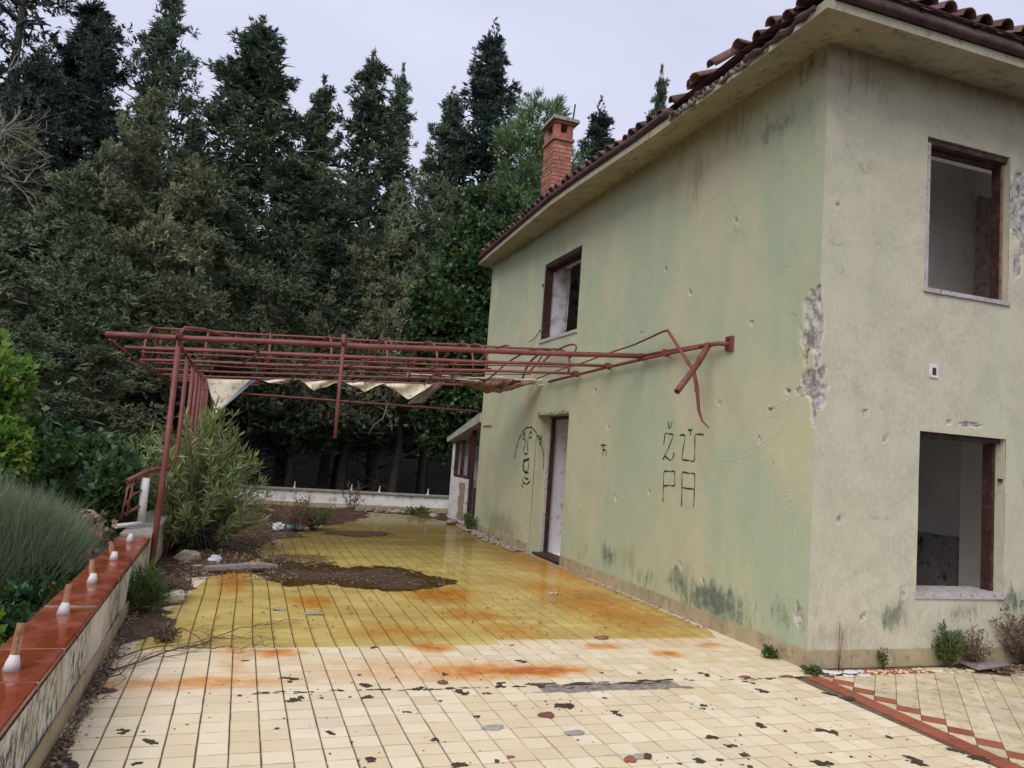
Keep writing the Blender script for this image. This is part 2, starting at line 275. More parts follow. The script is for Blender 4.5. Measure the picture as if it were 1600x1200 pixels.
def puddle_material():
    m, t, b, out = nodes('shallow_murky_water'); g = G(t); v = g.pos()
    t.nodes.remove(b)
    tr = g.n('ShaderNodeBsdfTransparent'); gl = g.n('ShaderNodeBsdfGlossy'); fr = g.n('ShaderNodeFresnel'); mx = g.n('ShaderNodeMixShader')
    fr.inputs[0].default_value = 1.33; gl.inputs['Roughness'].default_value = .07
    murk = g.ramp(g.noise(g.map(v, (.8, 1.5, 1)), 1.1, 5, .6), .35, .7)
    g.set(tr.inputs[0], g.mix(murk, (.93, .89, .625), (.865, .80, .535)))
    df = g.n('ShaderNodeBsdfDiffuse'); df.inputs[0].default_value = (.24, .19, .06, 1)
    m2 = g.n('ShaderNodeMixShader'); g.set(m2.inputs[0], g.ramp(murk, 0, 1, .01, .07)); g.set(m2.inputs[1], tr.outputs[0]); g.set(m2.inputs[2], df.outputs[0])
    nb = g.bump(g.noise(g.map(v, (1, 1.0, 1)), 7, 4), .10, .006)
    g.set(fr.inputs['Normal'], nb); g.set(gl.inputs['Normal'], nb)
    bf = g.n('ShaderNodeNewGeometry').outputs['Backfacing']     # seen from under the film the surface only lets light through
    g.set(mx.inputs[0], g.math('MULTIPLY', g.math('MULTIPLY', fr.outputs[0], .5), g.math('SUBTRACT', 1., bf))); g.set(mx.inputs[1], m2.outputs[0]); g.set(mx.inputs[2], gl.outputs[0])
    g.set(out.inputs[0], mx.outputs[0])
    return m
def leaf_material(name, base, rough=.6, trans=.08, spec=.25):
    m, t, b, out = nodes(name); g = G(t)
    A = g.attr('tint'); col = g.mix(1., base, A.outputs['Color'], 'MULTIPLY')
    col = g.hsv(col, .5, 1., g.ramp(g.rnd(), 0, 1, .82, 1.18))
    g.set(b.inputs['Base Color'], col); b.inputs['Roughness'].default_value = rough; b.inputs['Specular IOR Level'].default_value = spec
    tl = g.n('ShaderNodeBsdfTranslucent'); g.set(tl.inputs[0], g.mix(1., col, (1.25, 1.3, .7), 'MULTIPLY'))
    mx = g.n('ShaderNodeMixShader'); mx.inputs[0].default_value = trans
    g.set(mx.inputs[1], b.outputs[0]); g.set(mx.inputs[2], tl.outputs[0]); g.set(out.inputs[0], mx.outputs[0])
    return m
def coping_material():
    m, t, b, out = nodes('wet_red_coping'); g = G(t); v = g.pos()
    col = g.mix(g.ramp(g.noise(v, 3, 5, .6), .35, .68), (.205, .038, .014), (.25, .058, .026))
    col = g.mix(g.ramp(g.noise(g.map(v, (5, 20, 5)), 2.2, 6, .72), .62, .72), col, (.36, .19, .13))
    col = g.mix(g.ramp(g.noise(v, 40, 4, .7), .58, .70, 0, .8), col, (.10, .045, .03))
    col = g.mix(g.ramp(g.noise(g.map(v, loc=(4, 1, 1)), 11, 8, .75), .60, .68, 0, .6), col, (.17, .10, .075))
    g.set(b.inputs['Base Color'], col); g.set(b.inputs['Roughness'], g.ramp(g.noise(v, 6, 6, .7), .35, .68, .06, .48))
    b.inputs['Specular IOR Level'].default_value = .5
    g.set(b.inputs['Normal'], g.bump(g.noise(v, 14, 3), .06, .004))
    return m
def parapet_material():
    m, t, b, out = nodes('weathered_whitewash'); g = G(t); v = g.pos()
    col = g.mix(g.ramp(g.noise(v, 3, 5, .6), .35, .65), (.68, .65, .55), (.57, .53, .42))
    d = g.ramp(g.noise(g.map(v, (4, 4, 1.8)), 5, 9, .78), .46, .58)
    z = g.ramp(g.math('ADD', g.noise(g.map(v, (1, 1.2, .6), (2, .7, 0)), 1.1, 3), g.ramp(g.sep(v)[1], 6.2, 4.0, 0, .16)), .38, .56)
    wn = g.n('ShaderNodeTexNoise'); g.set(wn.inputs['Vector'], v); wn.inputs['Scale'].default_value = 4.; wn.inputs['Detail'].default_value = 5
    wa = g.n('ShaderNodeVectorMath'); wa.operation = 'MULTIPLY_ADD'; g.set(wa.inputs[0], wn.outputs['Color']); wa.inputs[1].default_value = (.25, .25, .25); g.set(wa.inputs[2], v)
    col = g.mix(g.math('MULTIPLY', g.ramp(g.vor(g.map(wa.outputs[0], (1, .8, .4)), .9, 'DISTANCE_TO_EDGE'), .007, .003), g.ramp(g.noise(v, 2.2, 3), .45, .6)), col, (.16, .14, .11))
    col = g.mix(g.math('MULTIPLY', d, z), col, (.085, .085, .07))
    col = g.mix(g.ramp(g.noise(v, 1.7, 4), .55, .7, 0, .5), col, (.42, .34, .18))
    g.set(b.inputs['Base Color'], col); b.inputs['Roughness'].default_value = .92; b.inputs['Specular IOR Level'].default_value = .2
    g.set(b.inputs['Normal'], g.bump(g.noise(v, 18, 6, .7), .6, .012))
    return m
def pipe_material():
    m, t, b, out = nodes('rusty_red_primer'); g = G(t); v = g.pos()
    col = g.mix(g.ramp(g.noise(v, 5, 5, .6), .35, .65), (.165, .042, .040), (.215, .066, .056))
    col = g.mix(g.ramp(g.noise(v, 7, 6, .75), .53, .64), col, (.21, .066, .024))
    col = g.mix(g.ramp(g.noise(v, 25, 5, .7), .6, .68), col, (.075, .03, .022))
    col = g.mix(g.ramp(g.noise(g.map(v, loc=(5, 5, 5)), 16, 5, .7), .63, .72, 0, .6), col, (.31, .17, .155))
    g.set(b.inputs['Base Color'], col); b.inputs['Roughness'].default_value = .55; b.inputs['Specular IOR Level'].default_value = .4
    g.set(b.inputs['Normal'], g.bump(g.noise(v, 60, 5, .7), .3, .004))
    return m
MAT = dict(
    wall=wall_material(), tile=tile_material(), puddle=puddle_material(), coping=coping_material(), parapet=parapet_material(), pipe=pipe_material(),
    grout=mottled('dark_grout', (.10, .08, .05), (.17, .135, .085), 20, .95),
    mortar=mottled('exposed_mortar', (.30, .26, .21), (.18, .155, .12), 14, .95, .6, 50, .01, c3=(.38, .34, .28)),
    redtile=mottled('red_floor_tile', (.36, .10, .05), (.30, .085, .045), 9, .5, .1, c3=(.22, .07, .04), objrand=.12),
    patio=mottled('worn_patio_tile', (.66, .57, .40), (.56, .46, .29), 5, .55, .15, c3=(.42, .33, .19), objrand=.1),
    skirt=mottled('beige_skirting_tile', (.43, .35, .22), (.36, .29, .175), 5, .6, .15, c3=(.28, .235, .15), objrand=.08),
    soffit=mottled('stained_soffit', (.37, .335, .225), (.30, .275, .175), 2.2, .9, .25, 30, .006, c3=(.20, .18, .11)),
    gutter=mottled('brown_gutter', (.060, .030, .028), (.095, .055, .050), 6, .6, .3, c3=(.035, .022, .020)),
    whiteboard=mottled('pale_fascia_board', (.58, .55, .54), (.46, .43, .42), 5, .7, .2),
    rooftile=mottled('old_barrel_tile', (.165, .085, .068), (.11, .062, .055), 9, .85, .4, 40, .006, c3=(.09, .075, .065), objrand=.3),
    brick=mottled('chimney_brick', (.40, .165, .105), (.31, .125, .085), 14, .9, .5, 50, .006, c3=(.42, .25, .18), objrand=.28),
    brickmortar=mottled('chimney_mortar', (.40, .27, .19), (.30, .2, .14), 14, .95, .5),
    concrete=mottled('grey_concrete', (.34, .31, .27), (.25, .23, .20), 9, .92, .4, c3=(.14, .13, .11)),
    whiteplaster=mottled('white_plaster', (.70, .69, .67), (.58, .56, .53), 4, .9, .3, c3=(.38, .33, .28)),
    interior=mottled('interior_paint', (.92, .90, .86), (.88, .85, .81), 2, .92, .2, c3=(.80, .77, .72)),
    innerlilac=mottled('pale_lilac_plaster', (.66, .63, .67), (.72, .69, .73), 3, .92, .3, c3=(.50, .38, .32)),
    innerdark=mottled('peeling_dado', (.30, .27, .26), (.38, .35, .34), 4, .92, .5, 22, .01, c3=(.08, .07, .065)),
    darkwood=mottled('dark_brown_wood', (.034, .016, .015), (.060, .026, .023), 7, .6, .4, 60, .004, c3=(.11, .055, .04)),
    palewood=mottled('peeling_white_wood', (.50, .46, .45), (.40, .36, .35), 12, .75, .4, 50, .004, c3=(.25, .14, .10)),
    brokenbrick=mottled('raw_brickwork', (.33, .25, .19), (.22, .16, .12), 15, .95, .7, 40, .02, c3=(.42, .37, .31)),
    palerust=mottled('pale_rust', (.40, .22, .14), (.28, .13, .075), 16, .8, .3, c3=(.20, .08, .05)),
    ink=mottled('black_marker', (.012, .012, .012), (.03, .03, .028), 12, .8, 0, c3=(.10, .105, .08)),
    chalk=mottled('chalk_scratch', (.66, .655, .54), (.55, .55, .42), 20, .9, 0),
    canvas=mottled('cream_canvas', (.78, .70, .55), (.66, .57, .41), 5, .85, .3, 25, .006, c3=(.38, .30, .19)),
    bluecanvas=mottled('blue_canvas_edge', (.15, .21, .34), (.30, .36, .47), 6, .8, .2),
    rot=mottled('rotten_brown_canvas', (.20, .11, .075), (.30, .19, .13), 10, .9, .5, 30, .01, c3=(.40, .30, .22)),
    bark=mottled('tree_bark', (.055, .045, .037), (.09, .075, .06), 10, .95, .6, 30, .01),
    palebark=mottled('pale_bare_twigs', (.46, .41, .38), (.36, .32, .30), 8, .9, 0),
    drytwig=mottled('dry_brown_stem', (.12, .075, .05), (.19, .125, .085), 10, .9, 0),
    soil=mottled('dark_wet_soil', (.050, .028, .016), (.095, .055, .030), 5, .6, .6, 45, .008, c3=(.14, .095, .055)),
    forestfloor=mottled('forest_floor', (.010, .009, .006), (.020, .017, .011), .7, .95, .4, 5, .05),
    moss=mottled('dark_moss_and_dirt', (.040, .026, .016), (.075, .05, .028), 30, .85, .5, 90, .004, c3=(.10, .07, .045)),
    rubble=mottled('rubble_stone', (.40, .35, .28), (.28, .23, .18), 12, .9, .5, 50, .006, c3=(.18, .13, .10), objrand=.25),
    greystone=mottled('grey_tile_shard', (.36, .345, .29), (.29, .275, .23), 14, .85, .4),
    terracotta=mottled('terracotta_shard', (.26, .10, .065), (.19, .075, .05), 16, .8, .4, objrand=.2),
    plank=mottled('weathered_plank', (.19, .155, .145), (.26, .215, .20), 14, .85, .4),
    whitepipe=mottled('white_painted_pipe', (.62, .60, .58), (.50, .47, .46), 9, .5, .1),
    bluelitter=mottled('faded_blue_plastic', (.20, .42, .52), (.28, .50, .58), 20, .4, 0),
    whitelitter=mottled('crumpled_white_plastic', (.62, .62, .66), (.50, .50, .53), 16, .45, .3, 60, .01),
    litter=mottled('dead_leaf_litter', (.14, .095, .06), (.23, .165, .11), 30, .9, 0, c3=(.34, .27, .20)),
    cypress=leaf_material('cypress_spray', (.112, .150, .092)),
    darkcypress=leaf_material('dark_cypress_spray', (.052, .074, .058)),
    olivecypress=leaf_material('olive_cypress_spray', (.152, .180, .106)),
    pine=leaf_material('pine_needles', (.11, .18, .075)),
    broad=leaf_material('fresh_broadleaf', (.14, .23, .045), .5, .35),
    vine=leaf_material('glossy_vine_leaf', (.062, .115, .042), .4, .25, .4),
    broom=leaf_material('broom_stems', (.23, .28, .17), .6, .2),
    oleander=leaf_material('oleander_leaf', (.25, .305, .135), .45, .25, .4),
    weed=leaf_material('green_weed', (.10, .15, .045), .6, .3),
    dryweed=leaf_material('dry_brown_weed', (.17, .115, .085), .8, .2),
)

rng = random.Random(11); nr = np.random.RandomState(11)
# ------------------------------------------------------------------ ground and terrace
def terrain():
    # lower garden on the left, wood floor behind; the terrace stands on its own slab above it
    xs = np.concatenate([np.linspace(-160, -12, 14), np.linspace(-10, 24, 36), np.linspace(28, 180, 14)])
    ys = np.concatenate([np.linspace(-60, -4, 8), np.linspace(-2, 40, 44), np.linspace(44, 260, 16)])
    X, Y = np.meshgrid(xs, ys); P = np.stack([X, Y, 0*X], -1)
    Z = -1.75 + .12*snoise(P, .8) + .25*snoise(P, .12)
    Z = Z + 9*sstep(Y, 33, 52)       # added bank, its near-black soil stands in for the wood's deep shade
    V = np.stack([X, Y, Z], -1).reshape(-1, 3); nx = len(xs)
    F = [(j*nx+i, j*nx+i+1, (j+1)*nx+i+1, (j+1)*nx+i) for j in range(len(ys)-1) for i in range(nx-1)]
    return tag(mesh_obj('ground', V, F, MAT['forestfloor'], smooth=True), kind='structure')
terrain()

terrace = MB().box(-.80, 4.30, 1.2, 17.7, -.5, -.007).build('terrace_floor', MAT['grout']); tag(terrace, kind='structure')
PX, PY, PIT_ = .081, 5.85, .145
BROKEN = lambda x, y: (4.69 < y < 4.835 and 1.95 < x < 3.05) or (4.835 < y < 4.95 and 2.5 < x < 3.0 and False)
def visible(x, y):
    d = Vector((x, y, -1.5)); z = d.dot(_f); return abs(d.dot(_r)/z) < .68 and abs(d.dot(_u)/z) < .52
def tile_verts(hx, hy, b=.0025, h=.008):
    V = [(-hx, -hy, -h), (hx, -hy, -h), (hx, hy, -h), (-hx, hy, -h), (-hx, -hy, -b*.6), (hx, -hy, -b*.6), (hx, hy, -b*.6), (-hx, hy, -b*.6),
         (-hx+b, -hy+b, 0), (hx-b, -hy+b, 0), (hx-b, hy-b, 0), (-hx+b, hy-b, 0)]
    F = [(8, 9, 10, 11)] + [(a+i, a+(i+1) % 4, a+4+(i+1) % 4, a+4+i) for a in (0, 4) for i in range(4)]
    return V, F
cells = []
for i in range(-6, 31):
    for j in range(-24, 82):
        x0, y0 = PX + i*PIT_, PY + j*PIT_
        cx, cy = x0+PIT_/2, y0+PIT_/2
        if cx > 4.06 and cy < 4.85: continue
        if cx < -.76 or cx > 4.26 or cy > 17.55 or cy < 2.6: continue
        if BROKEN(cx, cy): continue
        cells.append((math.hypot(cx, cy), cx, cy))
vis = sorted(c for c in cells if visible(c[1], c[2]))
near = set((c[1], c[2]) for c in vis[:300])
gapx = lambda x: .0075 if x < 1.28 else .0035
protos = {}
for d, cx, cy in vis[:300]:
    k = cx < 1.28
    hx, hy = (PIT_-gapx(cx))/2, (PIT_-.0075)/2
    if cx > 3.97 and cy < 4.85: hx -= .03; cx -= .03 
    key = round(hx, 4)
    if key not in protos: protos[key] = mesh_data('tile', *tile_verts(hx, hy), MAT['tile'])
    o = link('tile', protos[key], terrace)
    o.location = (cx + rng.uniform(-.0012, .0012), cy + rng.uniform(-.001, .001), rng.uniform(-.0012, .0008))
    o.rotation_euler = (rng.gauss(0, .002), rng.gauss(0, .002), rng.gauss(0, .004))
V = []; F = []
for d, cx, cy in cells:
    if (cx, cy) in near: continue
    wob = .012*math.sin(cy*1.7+.4) if cy > 5.9 else 0
    hx, hy = (PIT_-(.0085 if cy > 5.9 else gapx(cx)))/2, (PIT_-(.0095 if cy > 5.85 else .0075))/2
    tv, tf = tile_verts(hx, hy); n = len(V); dz = rng.uniform(-.0015, .0008) - (.0006 if cy > 5.8 else 0)
    a, bb = rng.gauss(0, .003), rng.gauss(0, .003)
    V += [(cx + p[0] + wob, cy + p[1], p[2] + dz + a*p[0] + bb*p[1]) for p in tv]; F += [tuple(q+n for q in f) for f in tf]
tag(mesh_obj('tile_field', V, F, MAT['tile'], terrace), 'cream tiles of the far terrace, yellow under the water', kind='stuff')
# the strip where a row of tiles has broken away, mortar bed laid bare
xs = np.linspace(1.93, 3.07, 60); ys = np.linspace(4.685, 4.84, 12); X, Y = np.meshgrid(xs, ys)
Z = -.006 + .004*nr.rand(*X.shape) - .0025*np.abs(snoise(np.stack([X, Y, 0*X], -1), 22))
VV = np.stack([X, Y, Z], -1).reshape(-1, 3)
mesh_obj('mortar_bed', VV, [(j*60+i, j*60+i+1, (j+1)*60+i+1, (j+1)*60+i) for j in range(11) for i in range(59)], MAT['mortar'], terrace)
def blob(mb, x, y, z, rx, ry, h, n=11, jag=.35, rot=0, seed=0):
    q = random.Random(seed); top = []; bot = []
    for i in range(n):
        a = 2*math.pi*i/n; k = 1 + q.uniform(-jag, jag); ex, ey = rx*k*math.cos(a), ry*k*math.sin(a)
        X, Y = x + ex*math.cos(rot) - ey*math.sin(rot), y + ex*math.sin(rot) + ey*math.cos(rot)
        bot.append((X, Y, z)); top.append((x+(X-x)*.75, y+(Y-y)*.75, z+h*q.uniform(.6, 1.2)))
    V = bot + top + [(x, y, z+h)]
    F = [(i, (i+1) % n, n+(i+1) % n, n+i) for i in range(n)] + [(n+i, n+(i+1) % n, 2*n) for i in range(n)]
    mb.add(V, F)
SPOTS = D['SPOTS']
for k, (x, y, r) in enumerate(SPOTS):
    mb = MB(); r = max(r*.85, .010); m_ = 1 if r < .03 else rng.choice([2, 3, 4])
    for q in range(m_):
        s = r * (rng.uniform(.5, .9) if m_ > 1 else 1)
        blob(mb, x + (rng.uniform(-.7, .7)*r if q else 0), y + (rng.uniform(-.9, .9)*r if q else 0), -.001, s*.62, s*rng.uniform(.6, 1.0), .0035, 13, .42, rng.uniform(0, 3), k*7+q)
    for q in range(rng.choice([0, 1, 2, 3])):
        blob(mb, x + rng.uniform(-1.8, 1.8)*r, y + rng.uniform(-1.8, 1.8)*r, -.001, r*.14, r*.14, .003, 7, .4, 0, k*7+q+500)
    mb.build('moss_patch', MAT['moss'], terrace)
for k in range(34):
    x = rng.uniform(1.95, 3.08); top = rng.random() < .6
    mbx = MB(); blob(mbx, x, (4.84 if top else 4.688) + rng.uniform(-.01, .022 if top else .006), -.002, rng.uniform(.03, .08), rng.uniform(.012, .03), .0042, 11, .45, 0, k+900)
    mbx.build('mortar_patch', MAT['moss'] if top and k % 3 else MAT['mortar'], terrace)
# dirt lodged along the expansion joint
mb = MB()
for k in range(90):
    x = rng.uniform(.2, 4.2); 
    if 1.95 < x < 3.05: continue
    blob(mb, x, 4.835 + rng.gauss(0, .012) + .02*math.sin(x*3), -.001, rng.uniform(.01, .045), rng.uniform(.004, .012), .003, 8, .4, 0, k)
tag(mb.build('joint_dirt', MAT['moss'], terrace), kind='stuff')
# scattered specks
mb = MB()
for k in range(110):
    x, y = rng.uniform(-.55, 4.0), rng.uniform(3.4, 5.8)
    r = rng.choice([.004, .005, .006, .008]); blob(mb, x, y, -.001, r, r*rng.uniform(.6, 1.4), .003, 6, .4, 0, k)
tag(mb.build('dirt_specks', MAT['moss'], terrace), kind='stuff')
# red border strip along the old wall line
y = 3.0
while y < 4.80:
    y1 = min(y + .29, 4.83); s = .004*rng.uniform(-1, 1)
    xa, xb = 4.03 + (y-3.2)*.045, 4.03 + (y1-3.2)*.045
    z = .001
    mb = MB(); mb.add([(xa, y+.002, -.008), (xa+.135, y+.002, -.008), (xb+.135, y1-.002, -.008), (xb, y1-.002, -.008), (xa, y+.002, z), (xa+.135, y+.002, z), (xb+.135, y1-.002, z), (xb, y1-.002, z)],
                    [(4, 5, 6, 7), (0, 1, 5, 4), (1, 2, 6, 5), (2, 3, 7, 6), (3, 0, 4, 7)])
    mb.build('border_tile', MAT['redtile'], terrace); y = y1

# patio to the right: diagonal tiles with a zigzag of red ones
patio = MB().box(4.305, 8.5, 1.2, 5.02, -.5, -.006).build('patio_floor', MAT['grout']); tag(patio, kind='structure')
def clip(poly, axis, val, keep_less):
    out = []
    for i in range(len(poly)):
        a, b = poly[i], poly[(i+1) % len(poly)]
        ia = (a[axis] <= val) == keep_less; ib = (b[axis] <= val) == keep_less
        if ia: out.append(a)
        if ia != ib:
            t_ = (val-a[axis])/(b[axis]-a[axis]); out.append(tuple(a[c] + t_*(b[c]-a[c]) for c in (0, 1)))
    return out
H = .098
for i in range(-1, 40):
    for j in range(-18, 5):
        if (i+j) % 2: continue
        cx, cy = 4.312 + H*i, 4.476 + H*j
        k = H - .003
        poly = [(cx, cy-k), (cx+k, cy), (cx, cy+k), (cx-k, cy)]
        poly = clip(poly, 0, 4.170 + .045*(cy-3.2), False) if i < 1 else poly
        if len(poly) < 3: continue
        poly = clip(poly, 1, 4.825, True)
        if len(poly) < 3 or cy < 3.0: continue
        if not visible(cx, cy) and not visible(cx-.1, cy+.1): continue
        z = rng.uniform(-.001, .001)
        mb = MB(); n = len(poly); mb.add([(p[0], p[1], -.008) for p in poly] + [(p[0], p[1], z) for p in poly], [tuple(range(n, 2*n))] + [(a, (a+1) % n, n+(a+1) % n, n+a) for a in range(n)])
        mb.build('patio_tile', MAT['redtile'] if i == 0 else MAT['patio'], patio)
x = 4.50
while x < 5.3:
    MB().box(x+.002, x+.143, 4.832, 4.97, -.008, .001).build('border_tile', MAT['redtile'], patio); x += .145
while x < 7.6:
    MB().box(x+.002, x+.143, 4.832, 4.97, -.008, .0).build('patio_tile', MAT['patio'], patio); x += .145

# standing water over the sunken half of the terrace
edge = [(-.56, 5.85)]
edge += [(2.062, 5.850), (2.062, 5.995)]
edge += [(x, 5.995 + .008*math.sin(x*9)) for x in np.linspace(2.4, 4.0, 6)] + [(4.10, 5.97), (4.20, 6.2), (4.235, 7.5), (4.235, 9.5), (4.23, 11.5), (4.2, 13.2), (4.1, 15.0), (3.7, 16.2), (2.9, 16.5), (2.2, 15.6), (1.3, 13.3), (.9, 12.5), (.45, 11.8), (.2, 11.0), (.0, 10.2), (-.1, 9.3), (-.2, 8.6), (-.3, 8.0), (-.42, 7.2), (-.5, 6.5)]
tag(mesh_obj('water', [(a, b_, .0045) for a, b_ in edge], [tuple(range(len(edge)))], MAT['puddle']), kind='structure')

def mound(name, poly, h, mat, dens=.05, z0=-.002, label=None, rough=.012, kind='structure', parent=None):
    """a low irregular heap bounded by a polygon"""
    P = np.array(poly); x0, y0 = P.min(0)-.05; x1, y1 = P.max(0)+.05
    nx, ny = int((x1-x0)/dens)+2, int((y1-y0)/dens)+2
    X, Y = np.meshgrid(np.linspace(x0, x1, nx), np.linspace(y0, y1, ny))
    dd = np.full(X.shape, 1e9); inside = np.zeros(X.shape, bool)
    for a, b_ in zip(P, np.roll(P, -1, 0)):
        e = b_-a; t_ = np.clip(((X-a[0])*e[0] + (Y-a[1])*e[1])/(e@e), 0, 1)
        dd = np.minimum(dd, np.hypot(X-a[0]-t_*e[0], Y-a[1]-t_*e[1]))
        c = ((a[1] > Y) != (b_[1] > Y)) & (X < (b_[0]-a[0])*(Y-a[1])/((b_[1]-a[1]) or 1e-9) + a[0]); inside ^= c
    sd_ = np.where(inside, dd, -dd); PP = np.stack([X, Y, 0*X], -1)
    sd_ = sd_ + .10*snoise(PP, 5) + .05*snoise(PP, 17)
    Z = z0 - .02 + .02*sstep(sd_, -.05, .0) + h*sstep(sd_, -.02, .35)*(.7+.3*snoise(PP, 6)) + rough*nr.rand(*X.shape)*sstep(sd_, -.02, .05)
    Vv = np.stack([X, Y, Z], -1).reshape(-1, 3)
    keep = sd_ > -.07
    F = [(j*nx+i, j*nx+i+1, (j+1)*nx+i+1, (j+1)*nx+i) for j in range(ny-1) for i in range(nx-1) if keep[j:j+2, i:i+2].any()]
    return tag(mesh_obj(name, Vv, F, mat, parent, True), label, kind=kind)
mound('mud', [(.1, 9.75), (.28, 8.7), (.62, 8.15), (1.05, 8.3), (1.5, 8.05), (2.15, 8.25), (2.4, 8.75), (2.42, 9.3), (2.0, 9.6), (1.35, 9.45), (.9, 9.75), (.5, 10.1)], .008, MAT['soil'], .025, rough=.004)
mound('mud', [(-.75, 7.2), (-.5, 7.0), (-.42, 7.9), (-.28, 8.6), (.12, 9.2), (.35, 9.9), (.3, 10.8), (.55, 11.8), (1.0, 12.3), (1.1, 13.4), (1.9, 14.4), (2.3, 15.4), (2.8, 16.9), (2.6, 17.6), (-.8, 17.6), (-.8, 9)], .06, MAT['soil'], .05, rough=.014)
mound('mud', [(-.75, 3.0), (-.645, 3.0), (-.63, 4.6), (-.58, 5.8), (-.40, 6.4), (-.45, 7.3), (-.8, 7.4)], .03, MAT['soil'], .03, rough=.02)
mound('mud', [(1.2, 12.6), (1.9, 12.5), (2.5, 13.0), (2.3, 13.4), (1.5, 13.3)], .012, MAT['soil'], .05)
mound('mud', [(2.6, 17.6), (2.6, 16.9), (3.6, 16.5), (4.3, 15.4), (4.18, 14.0), (4.2, 12.2), (4.3, 12.2), (4.4, 17.6)], .05, MAT['soil'], .05, rough=.03)
mound('mud', [(5.7, 5.0), (5.9, 4.83), (6.4, 4.74), (7.4, 4.5), (7.6, 5.02)], .03, MAT['soil'], .03, rough=.02)

# ------------------------------------------------------------------ left parapet with red coping
def pin(y): return -.68 - .0135*(y-3.0) if y < 9 else -.761    # inner face of the parapet
par = thing('parapet_wall', (-.82, 8.0, 0), 'low whitewashed parapet wall capped with wet red coping tiles along the left terrace edge', 'wall')
ys = np.linspace(1.6, 17.5, 120); zs = np.linspace(-2.2, .42, 24)
V = []; F = []
for iy, y in enumerate(ys):
    for iz, z in enumerate(zs):
        q = np.array([[0, y, z]]); V.append((pin(y) - .008*abs(snoise(q, 4)[0]) , y, z))
    for iz, z in enumerate(zs): V.append((pin(y) - .235, y, z))
nz_ = len(zs)
for iy in range(len(ys)-1):
    for iz in range(2*nz_-1):
        a = iy*2*nz_+iz
        if iz == nz_-1: continue
        F.append((a, a+1, a+2*nz_+1, a+2*nz_))
    a = iy*2*nz_; F.append((a+nz_-1, a+2*nz_-1, a+4*nz_-1, a+3*nz_-1))
for e in (0, len(ys)-1):
    a = e*2*nz_; F += [(a+i, a+i+1, a+nz_+i+1, a+nz_+i) for i in range(nz_-1)]
mesh_obj('wall_body', V, F, MAT['parapet'], par)
cuts = [1.7, 2.68, 3.62, 4.14, 5.03, 6.0, 6.85, 7.62, 8.22]
for a, b_ in zip(cuts[:-1], cuts[1:]):
    mb = MB(); g_ = .009; xi0, xi1 = pin(a)+.012, pin(b_)+.012; z0, z1 = .422, .452 + rng.uniform(-.002, .002)
    ww = .27
    bev = .006
    Vt = []
    for (xi, y) in ((xi0, a+g_), (xi1, b_-g_)):
        Vt += [(xi, y, z0), (xi, y, z1-bev), (xi-bev, y, z1), (xi-ww+bev, y, z1), (xi-ww, y, z1-bev), (xi-ww, y, z0)]
    mb.add(Vt, [(i, (i+1) % 6, 6+(i+1) % 6, 6+i) for i in range(6)] + [(5, 4, 3, 2, 1, 0), (6, 7, 8, 9, 10, 11)])
    mb.build('coping_tile', MAT['coping'], par)
mb = MB()
for c in cuts: mb.box(pin(c)-.25, pin(c)+.014, c-.010, c+.010, .422, .4485 if c != 5.03 else .458)
for a, b_ in zip(cuts[:-1], cuts[1:]): mb.add([(pin(a)+.001, a, .405), (pin(a)+.018, a, .421), (pin(b_)+.018, b_, .421), (pin(b_)+.001, b_, .405)], [(0, 1, 2, 3)])
mb.build('mortar_joints', MAT['mortar'], par)
a, b_ = 8.23, 17.4
MB().add([(pin(a)+.02, a, .421), (pin(a)-.26, a, .421), (-1.02, b_, .421), (-.745, b_, .421), (pin(a)+.02, a, .47), (pin(a)-.26, a, .47), (-1.02, b_, .47), (-.745, b_, .47)],
         [(0, 1, 5, 4), (1, 2, 6, 5), (2, 3, 7, 6), (3, 0, 4, 7), (4, 5, 6, 7)]).build('stone_coping', MAT['concrete'], par)
# sawn-off railing posts in white mortar collars
STUBS = [(3.80, .185, (.012, .02)), (4.86, .155, (.01, .02)), (5.79, .145, (-.02, .03)), (6.79, .13, (-.04, .03)), (7.80, .0, (0, 0))]
for (y, h, (lx, ly)) in STUBS:
    x = pin(y)-.125; z = .452
    if h:
        mb = MB(); mb.tube([(x, y, z), (x+lx*.5, y+ly*.5, z+h*.6)], .0165, 9); mb.hollow((x+lx*.5, y+ly*.5, z+h*.6), (x+lx, y+ly, z+h), .0165, 9)
        st = mb.build('post_stub', MAT['palerust'], par, False)
        MB().tube([(x+.4*lx, y+.4*ly, z+h*.36), (x+.75*lx, y+.75*ly, z+h*.74)], .0172, 9).build('rust_sleeve', mottled('pale_rust_%d' % int(y*100), (.50, .27, .16), (.40, .19, .11), 12, .8), st)
    else: st = par
    mb = MB(); n = 14; hh = .060 if h else .075
    mb.tube([(x, y, z-.002), (x+.003, y, z+hh*.5), (x+.006, y+.003, z+hh)], [.034, .027, .018], n)
    mb.build('mortar_collar', MAT['whitepipe'], st, True)
# skirting tiles at the foot of the parapet
sk_me = mesh_data('skirting_tile', *(lambda m_: (m_.v, m_.f))(MB().box(0, .012, .002, .143, 0, .12)), MAT['skirt'])
y = 3.0
while y < 8.0:
    o = link('skirting_tile', sk_me, par); o.location = Vector((pin(y)+.0, y, 0)) - par.location
    o.rotation_euler = (0, 0, rng.gauss(.0, .01)); y += .145

